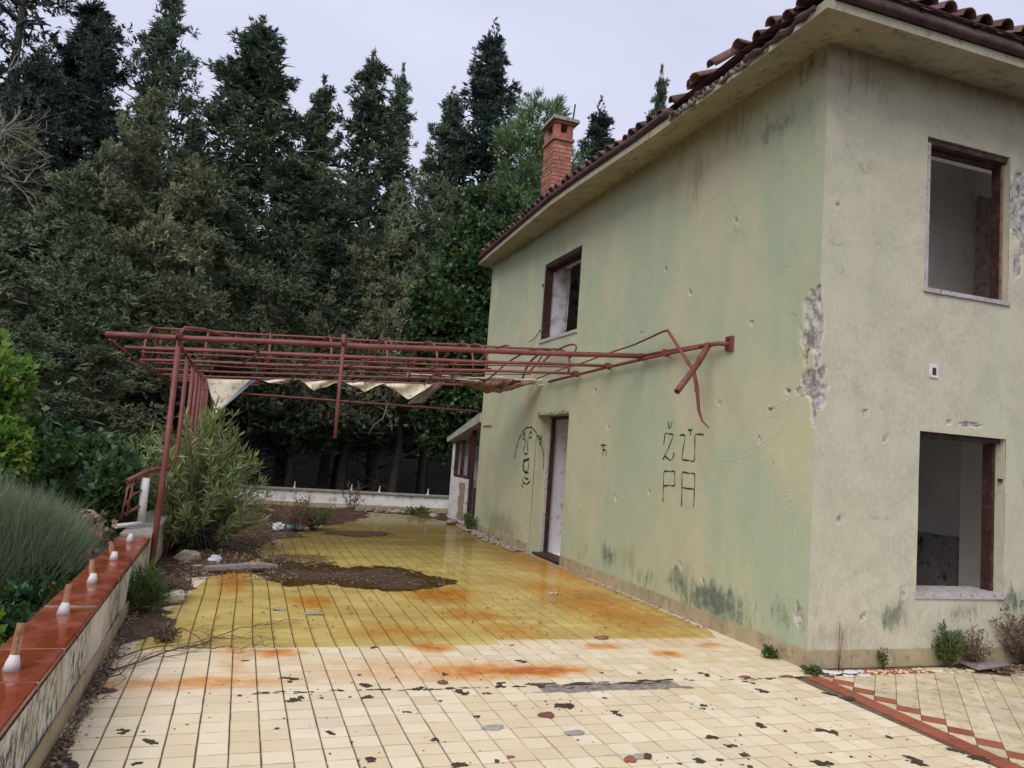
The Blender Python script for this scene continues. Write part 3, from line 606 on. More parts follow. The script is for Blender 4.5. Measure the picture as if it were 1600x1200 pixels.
# ------------------------------------------------------------------ far parapet
fp = thing('parapet_wall', (2.0, 17.7, 0), 'low white parapet wall closing the far end of the terrace', 'wall')
V = []; F = []; xs = np.linspace(-.74, 4.9, 60); zs = np.linspace(-2.2, .35, 18)
for x in xs:
    for z in zs: V.append((x, 17.62 + .012*abs(snoise(np.array([[x, 3, z]]), 4)[0]), z))
F = [(i*18+j, (i+1)*18+j, (i+1)*18+j+1, i*18+j+1) for i in range(59) for j in range(17)]
m_ = MB(); m_.v = V; m_.f = F; m_.box(-.74, 4.9, 17.66, 17.84, -2.2, .35); m_.build('wall_body', mottled('white_limewash', (.80, .79, .77), (.70, .68, .64), 3, .92, .5, 18, .01, c3=(.42, .40, .36)), fp)
MB().box(-.74, 4.9, 17.585, 17.88, .352, .385).build('coping', MAT['concrete'], fp)
MB().box(-.7, 4.88, 17.60, 17.63, -.01, .10).build('skirting', MAT['skirt'], fp)
for x in (-.0, 1.18, 2.42, 3.05, 4.18):
    MB().tube([(x, 17.73, .386), (x, 17.73, .43), (x+.005, 17.73, .53)], [.035, .016, .011], 7).build('post_stub', MAT['whitepipe'], fp)

# ------------------------------------------------------------------ the house
WX, WY, FARY, TOPZ = 4.28, 5.03, 14.20, 5.09
house = thing('house', (WX, WY, 0), 'derelict two storey house with flaking green plaster, empty windows and a barrel tile roof', 'house')
DOOR = (9.98, 11.2, -.02, 2.10); WIN = (9.90, 11.33, 3.26, 4.50)
RWU = (5.365, 6.335, 3.12, 4.49); RWL = (5.355, 6.335, .57, 1.925)
CHIPS = [(5.07, 2.70, .155, .26, .026), (5.04, 2.92, .06, .12, .02), (5.17, 2.44, .035, .075, .05), (5.03, 2.45, .05, .3, .012), (5.07, 2.24, .14, .13, .022), (5.03, 2.06, .07, .2, .018), (5.20, 2.17, .10, .04, .008), (5.14, .36, .045, .07, .015)]
RCH = [(4.28, 2.70, .060, .24, .022), (4.28, 2.45, .04, .3, .012), (4.28, 2.22, .09, .20, .02)]
RW_BRICK = [(6.52, 4.02, .14, .26, .03), (6.60, 3.75, .16, .2, .03), (6.46, 4.28, .05, .10, .02), (6.45, 3.5, .04, .16, .015), (5.92, 2.02, .10, .02, .012), (5.75, 4.56, .12, .025, .012)]
def linsp(a, b, extra, step):
    c = sorted(set([a, b] + [e for e in extra if a < e < b])); out = [c[0]]
    for p, q in zip(c[:-1], c[1:]):
        n = max(1, int(round((q-p)/step))); out += [p + (q-p)*(k+1)/n for k in range(n)]
    return out
def stains_and_shade(P, face):
    n = len(P); A = np.zeros((n, 4))
    h = P[:, 1] if face == 'L' else P[:, 0]; z = P[:, 2]
    def bl(c, zc, r, rz): return np.clip(1 - np.hypot((h-c)/r, (z-zc)/rz), 0, 1)
    nzv = snoise(P, 2.5)
    if face == 'L':
        A[:, 3] = 1
        for c, zc, r, rz, a in [(6.3, .26, 1.1, .30, 1.6), (6.9, .33, .5, .30, 1.3), (8.5, .34, .55, .34, 1.2), (5.3, .34, .5, .35, .8), (7.6, .25, .7, .22, .9), (9.3, .3, .5, .3, .8), (5.7, 4.6, .9, .35, .9), (5.2, 4.95, .5, .3, 1.0)]:
            A[:, 0] = np.maximum(A[:, 0], a*bl(c, zc, r, rz))
        for c, zc, r, rz, a in [(6.95, 4.5, .45, .8, 1.0), (7.3, 4.85, .35, .5, .9), (12.9, 4.3, .8, 1.2, .4), (8.6, 3.9, .35, 1.0, .45), (5.6, 4.4, .3, 1.0, .6), (6.3, 4.85, 1.0, .45, 1.1), (8.4, 4.9, .5, .4, .6), (8.0, .40, .5, .4, 1.0), (12.6, .25, 1.7, .5, 1.5), (11.7, 1.9, .45, 1.0, .75), (11.75, 2.5, .6, .5, .7), (9.6, 1.2, .15, 1.5, .4), (11.45, .9, .25, 1.3, .7), (6.45, .55, .12, .35, .7), (10.6, 4.65, 1.2, .4, .8), (13, 4.8, 1.5, .4, .6), (5.2, 4.3, .3, .8, .7)]:  # patches left of the door paint dirt plus soft shade under the awning
            A[:, 1] = np.maximum(A[:, 1], a*bl(c, zc, r, rz))
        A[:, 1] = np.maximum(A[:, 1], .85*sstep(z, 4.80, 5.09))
        A[:, 1] = np.maximum(A[:, 1], .55*sstep(-z, -.28, -.12))
    else:
        A[:, 3] = .0 + .25*sstep(nzv, .2, .9) + .5*sstep(h, 6.2, 6.6)*sstep(-z, -2.6, -1.8)
        for c, zc, r, rz, a in [(5.12, .40, .28, .26, 1.2), (5.85, .42, .45, .16, 1.1), (6.45, .55, .4, .3, 1.1), (6.9, .35, .5, .3, 1.0)]:
            A[:, 0] = np.maximum(A[:, 0], a*bl(c, zc, r, rz))
        for c, zc, r, rz, a in [(4.6, .25, .5, .25, 1.0), (4.7, 4.85, .7, .35, 1.1), (5.5, 4.95, .8, .3, .8), (5.2, 3.05, .35, .3, .6), (5.2, .4, .35, .35, .9), (6.0, .35, .6, .3, .6), (5.9, 3.0, .5, .15, .6)]:
            A[:, 1] = np.maximum(A[:, 1], a*bl(c, zc, r, rz))
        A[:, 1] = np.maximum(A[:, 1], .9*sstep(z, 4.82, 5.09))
        A[:, 1] = np.maximum(A[:, 1], .7*sstep(-z, -.24, -.12))
    return A
def chipdepth(P, face):
    h = P[:, 1] if face == 'L' else P[:, 0]; z = P[:, 2]; d = np.zeros(len(P)); m_ = np.zeros(len(P))
    L_ = list(CHIPS) + [(a, b_, .022, .022, .018) for a, b_ in D['HOLES']] if face == 'L' else RCH + RW_BRICK + [(a, b_, .025, .025, .012) for a, b_ in D['RHOLES']]
    wob = .30*snoise(P, 16) + .15*snoise(P, 41)
    for c, zc, r, rz, dp in L_:
        k = 1.15 - np.hypot((h-c)/r, (z-zc)/rz) + wob*(.9 if r > .03 else .4)
        s = sstep(k, .0, .25); d = np.maximum(d, dp*s); m_ = np.maximum(m_, s)
    rough = 1 + .28*snoise(P, 38)
    return d*rough, m_
def face_mesh(face, h0, h1, holes, step, extra_h=(), extra_z=()):
    hs = linsp(h0, h1, [c for o in holes for c in o[:2]] + list(extra_h), step); zs = linsp(0, TOPZ, [c for o in holes for c in o[2:]] + list(extra_z), step)
    Hh, Z = np.meshgrid(hs, zs); n = len(hs)
    P = np.stack([np.full(Hh.size, WX), Hh.ravel(), Z.ravel()], 1) if face == 'L' else np.stack([Hh.ravel(), np.full(Hh.size, WY), Z.ravel()], 1)
    d, m_ = chipdepth(P, face)
    w_ = np.exp(-(np.abs(P[:, 1]-WY) if face == 'L' else np.abs(P[:, 0]-WX))/.05)[:, None]
    corner = np.hypot(P[:, 0]-WX, P[:, 1]-WY) < 1e-6
    if corner.any():      # both faces must agree along the shared edge
        dc = np.maximum(chipdepth(P[corner], 'L')[0], chipdepth(P[corner], 'R')[0]); d[corner] = dc
        m_[corner] = np.maximum(chipdepth(P[corner], 'L')[1], chipdepth(P[corner], 'R')[1])
    fn = np.array([1., 0, 0]) if face == 'L' else np.array([0, 1., 0]); dg = np.array([.8, .8, 0])
    A = stains_and_shade(P, face); A[:, 2] = m_
    relief = (.004*snoise(P, 1.7) + .0015*snoise(P, 9)) * (1 - w_[:, 0])
    P2 = P + d[:, None]*((1-w_)*fn + w_*dg) + relief[:, None]*fn
    F = []
    for j in range(len(zs)-1):
        zc = (zs[j]+zs[j+1])/2
        for i in range(n-1):
            hc = (hs[i]+hs[i+1])/2
            if any(o[0] < hc < o[1] and o[2] < zc < o[3] for o in holes): continue
            F.append((j*n+i, j*n+i+1, (j+1)*n+i+1, (j+1)*n+i) if face == 'R' else (j*n+i, (j+1)*n+i, (j+1)*n+i+1, j*n+i+1))
    return P2, F, A
TH = .40
REV = {DOOR: (.24, 0, 0, 'innerlilac'), WIN: (.14, 0, 0, 'innerlilac'), RWU: (.16, 0, .34, 'interior'), RWL: (.20, 0, .34, 'interior')}
def wall_obj(name, face, h0, h1, holes, step, **k):
    P, F, A = face_mesh(face, h0, h1, holes, step, **k)
    V = [tuple(p) for p in P]; A = [tuple(a) for a in A]
    M3 = (lambda h, d, z: (WX+d, h, z)) if face == 'L' else (lambda h, d, z: (h, WY+d, z))
    ih = []
    for (a, b_, c, e) in holes:            # outer reveals, then the splayed inner ones
        n = len(V); Q = []; d0, lo, hi, mt = REV[(a, b_, c, e)]
        for dd in (0.0, d0): Q += [M3(a, dd, c), M3(b_, dd, c), M3(b_, dd, e), M3(a, dd, e)]
        ih.append((a-lo, b_+hi, c, e+.02*(hi > 0)))
        q2 = [M3(a, d0, c), M3(b_, d0, c), M3(b_, d0, e), M3(a, d0, e), M3(a-lo, TH, c), M3(b_+hi, TH, c), M3(b_+hi, TH, e+.02*(hi > 0)), M3(a-lo, TH, e+.02*(hi > 0))]
        mesh_obj('reveal', q2, [(i, (i+1) % 4, 4+(i+1) % 4, 4+i) for i in range(4)], MAT[mt], house)
        V += Q; A += [(0, .35, 0, 1 if face == 'L' else .1)]*8
        F += [(n+i, n+(i+1) % 4, n+4+(i+1) % 4, n+4+i) for i in range(4)]
    holes = ih
    hs = sorted(set([h0+TH, h1] + [c for o in holes for c in o[:2]])); zs = sorted(set([0, TOPZ] + [c for o in holes for c in o[2:]]))
    n = len(V)
    for z in zs:
        for h in hs: V.append(M3(h, TH, z)); A.append((0, .2, 0, .0))
    for j in range(len(zs)-1):
        for i in range(len(hs)-1):
            if any(o[0] < (hs[i]+hs[i+1])/2 < o[1] and o[2] < (zs[j]+zs[j+1])/2 < o[3] for o in holes): continue
            a = n+j*len(hs)+i; F.append((a, a+1, a+len(hs)+1, a+len(hs)))
    return mesh_obj(name, V, F, MAT['wall'], house, attrs={'dirt': A})
fine = lambda a, b_, s: list(np.arange(a, b_, s))
wall_obj('wall', 'L', WY, FARY, [DOOR, WIN], .045, extra_h=fine(WY+.012, 5.34, .012), extra_z=fine(1.95, 3.1, .014)).__setitem__('label', 'long wall of blotchy green plaster with black graffiti')
wall_obj('wall', 'R', WX, 9.6, [RWU, RWL], .045, extra_h=fine(WX+.012, 4.46, .012), extra_z=fine(1.95, 3.1, .014)).__setitem__('label', 'end wall of bare grey beige plaster')
# far and back walls, floors, ceilings and partitions that show through the openings
mb = MB(); mb.box(WX+.012, 9.6, FARY-.3, FARY-.001, 0, TOPZ-.01); mb.build('rear_wall', MAT['whiteplaster'], house)
MB().box(9.35, 9.6, WY+TH, FARY-.301, 0, TOPZ).build('rear_wall', MAT['whiteplaster'], house)
mb = MB(); mb.box(WX+TH+.001, 9.34, WY+TH+.001, FARY-.31, 2.62, 2.86); mb.box(WX+TH+.001, 9.34, WY+TH+.001, FARY-.31, -.05, .01); mb.box(WX+.05, 9.5, WY+.05, FARY-.05, 5.092, 5.12); mb.build('floor_slab', MAT['interior'], house)
mb = MB()
mb.box(4.69, 7.55, 6.25, 6.40, 2.87, 5.08)                # back wall of the upper corner room
mb.build('partition', MAT['interior'], house)
MB().box(4.69, 9.3, 8.8, 8.95, .02, 2.6).build('partition', MAT['interior'], house)
MB().box(4.69, 9.3, 8.8, 8.95, 2.87, 5.08).build('partition', MAT['interior'], house)
# upper right room: side partition whose plaster has come off in a ragged patch
ys = np.linspace(5.38, 6.245, 50); zs = np.linspace(2.87, 5.07, 90); Y, Z = np.meshgrid(ys, zs); P = np.stack([0*Y+7.34, Y, Z], -1)
bare = sstep(.30 - np.abs(Y-6.12) - .10*np.abs(Z-4.0) + .10*snoise(P, 7) + .05*snoise(P, 19), 0, .05)*sstep(Z+.06*snoise(P, 9), 3.5, 3.56)*sstep(-Z+.5*(Y-5.9)+.05*snoise(P, 8), -4.52, -4.46)
P = P + np.stack([bare*(.03 + .012*snoise(P, 40)), 0*Y, 0*Z], -1)
m1, t1, b1, _o1 = nodes('broken_partition_plaster'); g1 = G(t1); A1 = g1.sep(g1.attr('dirt').outputs['Color'])
g1.set(b1.inputs['Base Color'], g1.mix(g1.ramp(A1[2], .3, .6), (.82, .80, .75), g1.mix(g1.ramp(g1.noise(g1.pos(), 16, 6, .7), .4, .6), (.52, .44, .36), (.33, .27, .21)))); b1.inputs['Roughness'].default_value = .95
g1.set(b1.inputs['Normal'], g1.bump(g1.noise(g1.pos(), 30, 5, .7), .4, .01))
Aa = np.zeros((P[..., 0].size, 4)); Aa[:, 2] = bare.ravel(); Aa[:, 3] = 1
mesh_obj('partition', P.reshape(-1, 3), [(j*50+i, j*50+i+1, (j+1)*50+i+1, (j+1)*50+i) for j in range(89) for i in range(49)], m1, house, attrs={'dirt': Aa})
MB().box(7.39, 7.5, 5.38, 6.25, 2.87, 5.07).build('partition', MAT['brokenbrick'], house)
# lower right room: dark flank wall with a peeling dado and a pale pier
MB().box(7.34, 7.5, 5.38, 8.79, .93, 2.6).build('partition', mottled('grey_room_wall', (.78, .76, .72), (.68, .66, .62), 2, .92, .2), house)
ys = np.linspace(5.38, 8.78, 120); zs = np.linspace(.02, .925, 36); Y, Z = np.meshgrid(ys, zs); P = np.stack([0*Y+7.335, Y, Z], -1)
P[..., 0] -= .012*sstep(snoise(P, 9)+.4*snoise(P, 23), -.1, .25)
mesh_obj('dado', P.reshape(-1, 3), [(j*120+i, j*120+i+1, (j+1)*120+i+1, (j+1)*120+i) for j in range(35) for i in range(119)], MAT['innerdark'], house)
MB().box(7.15, 7.335, 5.40, 6.18, .02, 2.6).build('pier', mottled('pale_pier_plaster', (.92, .90, .85), (.84, .80, .71), 1.2, .92, .2), house)
# passage behind the door and return wall behind the far window
mb = MB(); mb.box(WX+TH+.002, 6.6, 11.20, 11.35, .012, 2.6); mb.build('partition', MAT['innerlilac'], house)
ys = np.linspace(WX+TH+.002, 5.62, 30); zs = np.linspace(2.87, 5.05, 60); X, Z = np.meshgrid(ys, zs)
mb = MB(); outl = [(WX+TH+.002, 2.87), (4.72, 2.87), (4.71, 3.38), (4.67+.015, 3.44), (4.72, 3.52), (4.73, 3.9), (4.75, 5.05), (WX+TH+.002, 5.05)]; n = len(outl)
mb.add([(x, 11.345, z) for x, z in outl] + [(x, 11.52, z) for x, z in outl], [tuple(range(n)), tuple(range(2*n-1, n-1, -1))] + [(i, n+i, n+(i+1) % n, (i+1) % n) for i in range(n)]).build('partition', MAT['innerlilac'], house)
MB().box(4.65, 9.3, 13.0, 13.1, 2.87, 5.07).build('partition', MAT['innerdark'], house)

# window and door joinery
def joinery(name, parts, mat=None, label=None):
    fr = MB(); fr.box(*parts[0]); o = fr.build(name, mat or MAT['darkwood'], house)
    if label: o['label'] = label
    for p in parts[1:]:
        mb = MB(); mb.box(*p[1:7]); mb.build(p[0], MAT[p[7]] if len(p) > 7 else MAT['darkwood'], o)
    return o
y0, y1, z0, z1 = WIN
joinery('window_frame', [(WX+.01, WX+.135, y1-.03, y1-.002, z0+.03, z1-.002), ('head_rail', WX+.01, WX+.12, y0+.002, y1-.031, z1-.06, z1-.002), ('head_rail', WX+.122, WX+.17, y0+.002, y1-.031, z1-.10, z1-.012), ('jamb', WX+.05, WX+.11, y0+.001, y0+.012, z0+.03, z1-.061),
                        ('sill', WX-.02, WX+.30, y0-.02, y1+.01, z0-.022, z0+.026, 'palewood'), ('hinge', WX-.015, WX+.02, y1+.005, y1+.03, 3.42, 3.46), ('hinge', WX-.015, WX+.02, y1+.005, y1+.03, 4.15, 4.20)], label='brown frame of the far upstairs window on the long wall')
y0, y1, z0, z1 = DOOR
joinery('door_frame', [(WX+.225, WX+.285, y1-.06, y1-.002, .02, z1-.002), ('jamb', WX+.185, WX+.222, y1-.03, y1-.003, .02, z1-.002, 'palewood'), ('head_rail', WX+.225, WX+.285, y0+.002, y1-.061, z1-.045, z1-.003), ('threshold', WX+.02, WX+.30, y0+.01, y1-.08, .0, .03)])
mb = MB()
for k in range(15):
    y = y0 + .02 + k*.08; mb.box(WX-.004, WX+.07, y, y+.072, z1+.002+rng.uniform(-.006, .0), z1+.022+rng.uniform(0, .028), .008, rng)
mb.build('broken_lintel', MAT['brokenbrick'], house)
x0, x1, z0, z1 = RWU
joinery('window_frame', [(x1-.030, x1-.003, WY+.075, WY+.155, z0+.034, z1-.055), ('head_rail', x0+.003, x1-.003, WY+.02, WY+.10, z1-.052, z1-.003), ('head_rail', x0+.003, x1-.003, WY+.102, WY+.158, z1-.08, z1-.02), ('jamb', x0+.002, x0+.036, WY-.004, WY+.03, z0+.034, z1-.055, 'palewood'), ('jamb', x0+.002, x0+.02, WY+.04, WY+.12, z0+.034, z1-.055),
                        ('bead', x1-.022, x1-.003, WY+.055, WY+.072, z0+.034, z1-.055, 'rot'), ('sill', x0-.01, x1+.012, WY-.02, WY+.30, z0-.005, z0+.032, 'palewood')], label='dark frame of the upper window on the end wall')
x0, x1, z0, z1 = RWL
joinery('window_frame', [(x1-.035, x1-.003, WY+.095, WY+.195, z0+.024, z1-.045), ('head_rail', x0+.003, x1-.003, WY+.05, WY+.15, z1-.042, z1-.003), ('jamb', x0+.002, x0+.012, WY+.02, WY+.10, z0+.06, z1-.065, 'palewood'),
                        ('sill', x0-.012, x1+.012, WY-.015, WY+.32, z0-.03, z0+.022, 'palewood'), ('hinge', x1-.03, x1+.03, WY+.02, WY+.05, 1.55, 1.575)], label='dark frame of the lower window on the end wall')
# little junction box on the end wall
bx = MB().box(5.44, 5.53, WY-.012, WY+.01, 2.385, 2.50).build('junction_box', MAT['whiteplaster'], house)
MB().box(5.465, 5.505, WY-.016, WY-.0125, 2.41, 2.47).build('box_cover', MAT['darkwood'], bx)
for (a, b_) in (((WX-.001, 11.42, 3.42), (WX-.05, 11.75, 3.30)),):
    MB().tube([a, (WX-.03, 11.55, 3.33), b_], .006, 6).build('loose_wire', MAT['darkwood'], house)
MB().tube([(WX-.002, 14.05, 1.95), (WX-.01, 13.8, 1.96), (WX-.012, 13.5, 1.955)], .008, 6).build('loose_wire', MAT['darkwood'], house)

# skirting tiles along both walls
sL = [mesh_data('skirting_tile', *(lambda m_: (m_.v, m_.f))(MB().box(-.014, .0, .0015, .1435, 0, .138)), MAT['skirt']), mesh_data('skirting_tile', *(lambda m_: (m_.v, m_.f))(MB().box(.0015, .1435, -.014, .0, 0, .138)), MAT['skirt'])]
y = WY
while y < 9.9:
    o = link('skirting_tile', sL[0], house); o.location = (-.001 + rng.uniform(-.001, .001), y-WY, .0); y += .145
y = 11.25
while y < 14.0:
    o = link('skirting_tile', sL[0], house); o.location = (-.001, y-WY, .0); y += .145
x = WX - .0145
while x < 7.6:
    o = link('skirting_tile', sL[1], house); o.location = (x-WX, -.001 + rng.uniform(-.001, .001), .0); x += .145

# graffiti: strokes standing a hair proud of the plaster
def strokes(name, S, w_, mat, label, off=.009, jit=.0):
    V = []; F = []
    for st in S:
        P = np.array(st, float)
        # resample smoothly
        t_ = np.concatenate([[0], np.cumsum(np.hypot(*np.diff(P, axis=0).T))]); T_ = np.linspace(0, t_[-1], max(3, int(t_[-1]/.02)))
        Q = np.stack([np.interp(T_, t_, P[:, 0]), np.interp(T_, t_, P[:, 1])], 1)
        if len(Q) > 6:
            for _ in range(2): Q[1:-1] = (Q[:-2] + 2*Q[1:-1] + Q[2:])/4
        d = norm(np.gradient(Q, axis=0)); nn = np.stack([-d[:, 1], d[:, 0]], 1)
        ww = w_*(.8 + .3*np.sin(np.arange(len(Q))*.7 + len(V)) + .35*np.exp(-np.minimum(np.arange(len(Q)), len(Q)-1-np.arange(len(Q)))/1.5))/2
        n = len(V)
        for q, m2, a in zip(Q, nn, ww):
            for s in (-1, 1): V.append((WX, q[0]+s*a*m2[0], q[1]+s*a*m2[1]))
        F += [(n+2*i, n+2*i+1, n+2*i+3, n+2*i+2) for i in range(len(Q)-1)]
    P = np.array(V); V = P + np.stack([.004*snoise(P, 1.7) + .0015*snoise(P, 9) - .003, 0*P[:, 0], 0*P[:, 0]], 1)    # follows the uneven plaster
    o = mesh_obj(name, V, F, mat, house); o['label'] = label; return o
strokes('graffiti', D['ZUPA'], .0155, MAT['ink'], 'black hand drawn letters ŽÙ over PA')
strokes('graffiti', D['TSHE'], .018, MAT['ink'], 'small black letter Ћ')
strokes('graffiti', D['FACE'], .028, MAT['ink'], 'black drawing of a long face with open mouth')
for a_, b_, t_ in ((0, 6, 'pale scratched word KENO'), (6, 10, 'pale scratched number 1990 under KENO'), (10, 14, 'pale scratched unreadable word under the number'), (14, 17, 'pale half erased scratched word over KENO')):
    strokes('graffiti', D['KENO'][a_:b_], .0065, MAT['chalk'], t_)
strokes('graffiti', D['SCR'], .0065, MAT['chalk'], 'pale scratches sweeping from the chipped corner')

# eaves: soffit slab with a mitred corner, gutter, fascia
def eave_out(y):      # outer edge x, z of the long eave
    return np.interp(y, [4.5, 10, 12, 14.35], [3.80, 3.80, 3.90, 4.03]), np.interp(y, [4.5, 5.2, 7.1, 9.1, 12, 14.35], [4.965, 4.94, 4.945, 5.01, 5.06, 5.10])
st = []
ysn = np.linspace(FARY+.15, 4.5, 120)
for y in ysn:
    x, z = eave_out(y); brk = (sstep(-y, -6.9, -6.3)*sstep(y, 4.6, 4.9))
    nzz = brk*(.02*math.sin(y*23)+.015*math.sin(y*41+1)+.012*math.sin(y*71))
    yi = max(y, WY) if y < WY+.5 else y
    yi = WY + (y-4.5)*(FARY+.15-WY)/(FARY+.15-4.5)
    st.append(((WX+.002, yi, 5.075), (x+nzz*.8, y, z+nzz*.5), (x+nzz*.5, y, z+.075+nzz), (WX+.1, yi, 5.16), 1.0*brk))
for x in np.linspace(3.80, 9.7, 80)[1:]:
    xi = WX + (x-3.8)*(9.7-WX)/(9.7-3.8)
    st.append(((xi, WY+.002, 5.075), (x, 4.5, 4.968), (x, 4.5, 5.04), (xi, WY+.1, 5.16), 0))
V = []; A = []
for s in st: V += list(s[:4])
F = [(4*i+j, 4*i+j+1, 4*i+j+5, 4*i+j+4) for i in range(len(st)-1) for j in range(3)]
# finely divided underside for relief
m2, t2, b2, _ = nodes('stained_eave'); g2 = G(t2); v2 = g2.pos()
c2 = g2.mix(g2.ramp(g2.noise(v2, 2.2, 6, .6), .35, .65), (.42, .385, .275), (.34, .315, .22))
c2 = g2.mix(g2.ramp(g2.noise(v2, 6, 6, .75), .52, .64), c2, (.22, .21, .125))
c2 = g2.mix(g2.ramp(g2.noise(g2.map(v2, loc=(3, 1, 9)), 14, 6, .75), .60, .68), c2, (.09, .075, .055))
g2.set(b2.inputs['Base Color'], c2); b2.inputs['Roughness'].default_value = .92; g2.set(b2.inputs['Normal'], g2.bump(g2.noise(v2, 20, 6, .7), .5, .012))
mesh_obj('eave', V, F, m2, house)
gy = [y for y in np.linspace(14.3, 6.75, 40)]
gu = MB(); gu.tube([(eave_out(y)[0]+.008, y, eave_out(y)[1]+.118 + (.03*math.sin((y-6.7)*4)*max(0, 1-(y-6.7)/1.0))) for y in gy], .050, 10); gut = gu.build('gutter', MAT['gutter'], house, True)
gu = MB(); gu.tube([(x, 4.485, 5.088) for x in np.linspace(3.86, 9.6, 24)], .044, 10); g3 = gu.build('gutter', MAT['gutter'], house, True)
MB().box(3.84, 9.6, 4.485, 4.50, 5.135, 5.192).build('fascia_board', MAT['whiteboard'], house)
for k in range(10): MB().box(4.12+.55*k, 4.145+.55*k, 4.470, 4.484, 5.125, 5.20).build('gutter_bracket', MAT['gutter'], g3)
MB().tube([(x, 4.475, 5.200+.002*math.sin(x*7)) for x in np.linspace(3.82, 9.6, 30)], .011, 6).build('edge_strip', MAT['gutter'], house)
# the torn, sagging end of the old gutter near the corner
q9 = random.Random(19); pts = []; rs_ = []
for y in np.linspace(6.72, 4.62, 34):
    x, z = eave_out(y); pts.append((x-.01+.008*math.sin(y*9)+q9.uniform(-.012, .012), y, z+.066+.008*math.sin(y*6+1)+q9.uniform(-.014, .014))); rs_.append(.024+q9.uniform(-.008, .014))
MB().tube(pts, rs_, 7).build('broken_gutter', MAT['gutter'], house)
mb = MB()
for k in range(16):
    y = 6.75 - .085*k; x, z = eave_out(y); mb.tube([(x+.0, y, z+.03), (x-.02, y-q9.uniform(.03, .09), z+.055), (x+.01, y-.13, z+.03)], [.012, q9.uniform(.015, .03), .008], 6)
tag(mb.build('crumbled_edge', MAT['concrete'], house), kind='stuff')

# roof: sheathing plus rows of barrel tiles along both eaves
SL = math.tan(R(21))
ridge_y = 4.45 + 3.0; rz = 5.16 + 3.0*SL
rv = [(3.78, 4.44, 5.155), (9.8, 4.44, 5.155), (9.8, 14.4, 5.155), (3.98, 14.4, 5.17), (6.8, 7.45, rz), (6.8, 11.4, rz)]
roof = mesh_obj('roof', rv, [(0, 1, 4), (1, 2, 5, 4), (2, 3, 5), (3, 0, 4, 5)], MAT['rooftile'], house)
def barrel():
    V = []; F = []; n = 7; Ls = [(0, .085), (.2, .078), (.42, .066)]
    for rr in (0, -.014):
        for (l, r_) in Ls:
            for i in range(n):
                a = math.pi*i/(n-1); V.append(((r_+rr)*math.cos(a), l, (r_+rr)*math.sin(a)))
    k = 3*n
    for s in (0, k):
        for j in range(2):
            for i in range(n-1): q = (s+j*n+i, s+j*n+i+1, s+(j+1)*n+i+1, s+(j+1)*n+i); F.append(q if s == 0 else q[::-1])
    for i in range(n-1): F.append((i+1, i, k+i, k+i+1)); F.append((2*n+i, 2*n+i+1, k+2*n+i+1, k+2*n+i))
    for i in (0, n-1):
        for j in range(2): F.append((j*n+i, (j+1)*n+i, k+(j+1)*n+i, k+j*n+i))
    return mesh_data('roof_tile', V, F, MAT['rooftile'], True)
bt = barrel()
def put_tile(x, y, z, rz_, tilt, roll=0, sc=1):
    o = link('roof_tile', bt, roof); o.location = (x, y, z)      # the roof's own origin is the world's
    o.rotation_euler = (tilt, roll, rz_); o.scale = (.86, 1, .86); return o
T21 = R(21)
for row in range(3):
    for k in range(28):
        x = 3.92 + .2*k; y = 4.435 + row*.33
        if x - 3.8 < (y-4.43): continue
        put_tile(x + rng.uniform(-.012, .012), y + rng.uniform(-.02, .015), 5.198 + (y-4.43)*SL + rng.uniform(0, .012), rng.gauss(0, .03), T21 + rng.gauss(0, .02))
for row in range(2):
    for k in range(48):
        y = 4.75 + .2*k
        ex, ez = eave_out(min(y, 14.3)); x = ex - .02 + row*.33
        if y - 4.5 < (x-3.75) + .1: continue
        dis = 1 if (5.0 < y < 6.9 and row == 0) else 0
        if dis and rng.random() < .25: continue
        put_tile(x + rng.uniform(-.02, .02) - dis*rng.uniform(-.05, .10), y + rng.uniform(-.012, .012), ez + .150 + row*.33*SL + rng.uniform(0, .015) + dis*rng.uniform(0, .07),
                 -math.pi/2 + rng.gauss(0, .04 + .22*dis), T21 + rng.gauss(0, .03 + .12*dis), rng.gauss(0, .02 + .2*dis))

# chimney: brick by brick
cx0, cx1, cy0, cy1 = 4.655, 5.0, 12.30, 12.80
ch = MB().box(cx0+.012, cx1-.012, cy0+.012, cy1-.012, 4.9, 7.16).build('chimney', MAT['brickmortar'], house)
h_ = .072; z = 5.15; c = 0
def brick_me(sx, sy):
    q = random.Random(int(sx*1000)+int(sy*77)); m_ = MB().box(0, sx, 0, sy, 0, h_-.013, .0028, q); return mesh_data('brick', m_.v, m_.f, MAT['brick'])
bm_ = {}
def brick(x, y, z, sx, sy):
    key = (round(sx, 3), round(sy, 3))
    if key not in bm_: bm_[key] = brick_me(sx, sy)
    o = link('brick', bm_[key], ch); o.location = (x + rng.uniform(-.003, .003), y + rng.uniform(-.003, .003), z)
    o.rotation_euler = (0, 0, rng.gauss(0, .01))
while z < 6.98:
    if c % 2 == 0:
        brick(cx0, cy0, z, .222, .105); brick(cx0+.235, cy0, z, cx1-cx0-.235, .105)
        brick(cx0, cy0+.118, z, .105, .222); brick(cx0, cy0+.352, z, .105, cy1-cy0-.352)
    else:
        brick(cx0, cy0, z, .105, .222); brick(cx0+.118, cy0, z, cx1-cx0-.118, .105)
        brick(cx0, cy0+.235, z, .105, cy1-cy0-.235)
    z += h_; c += 1
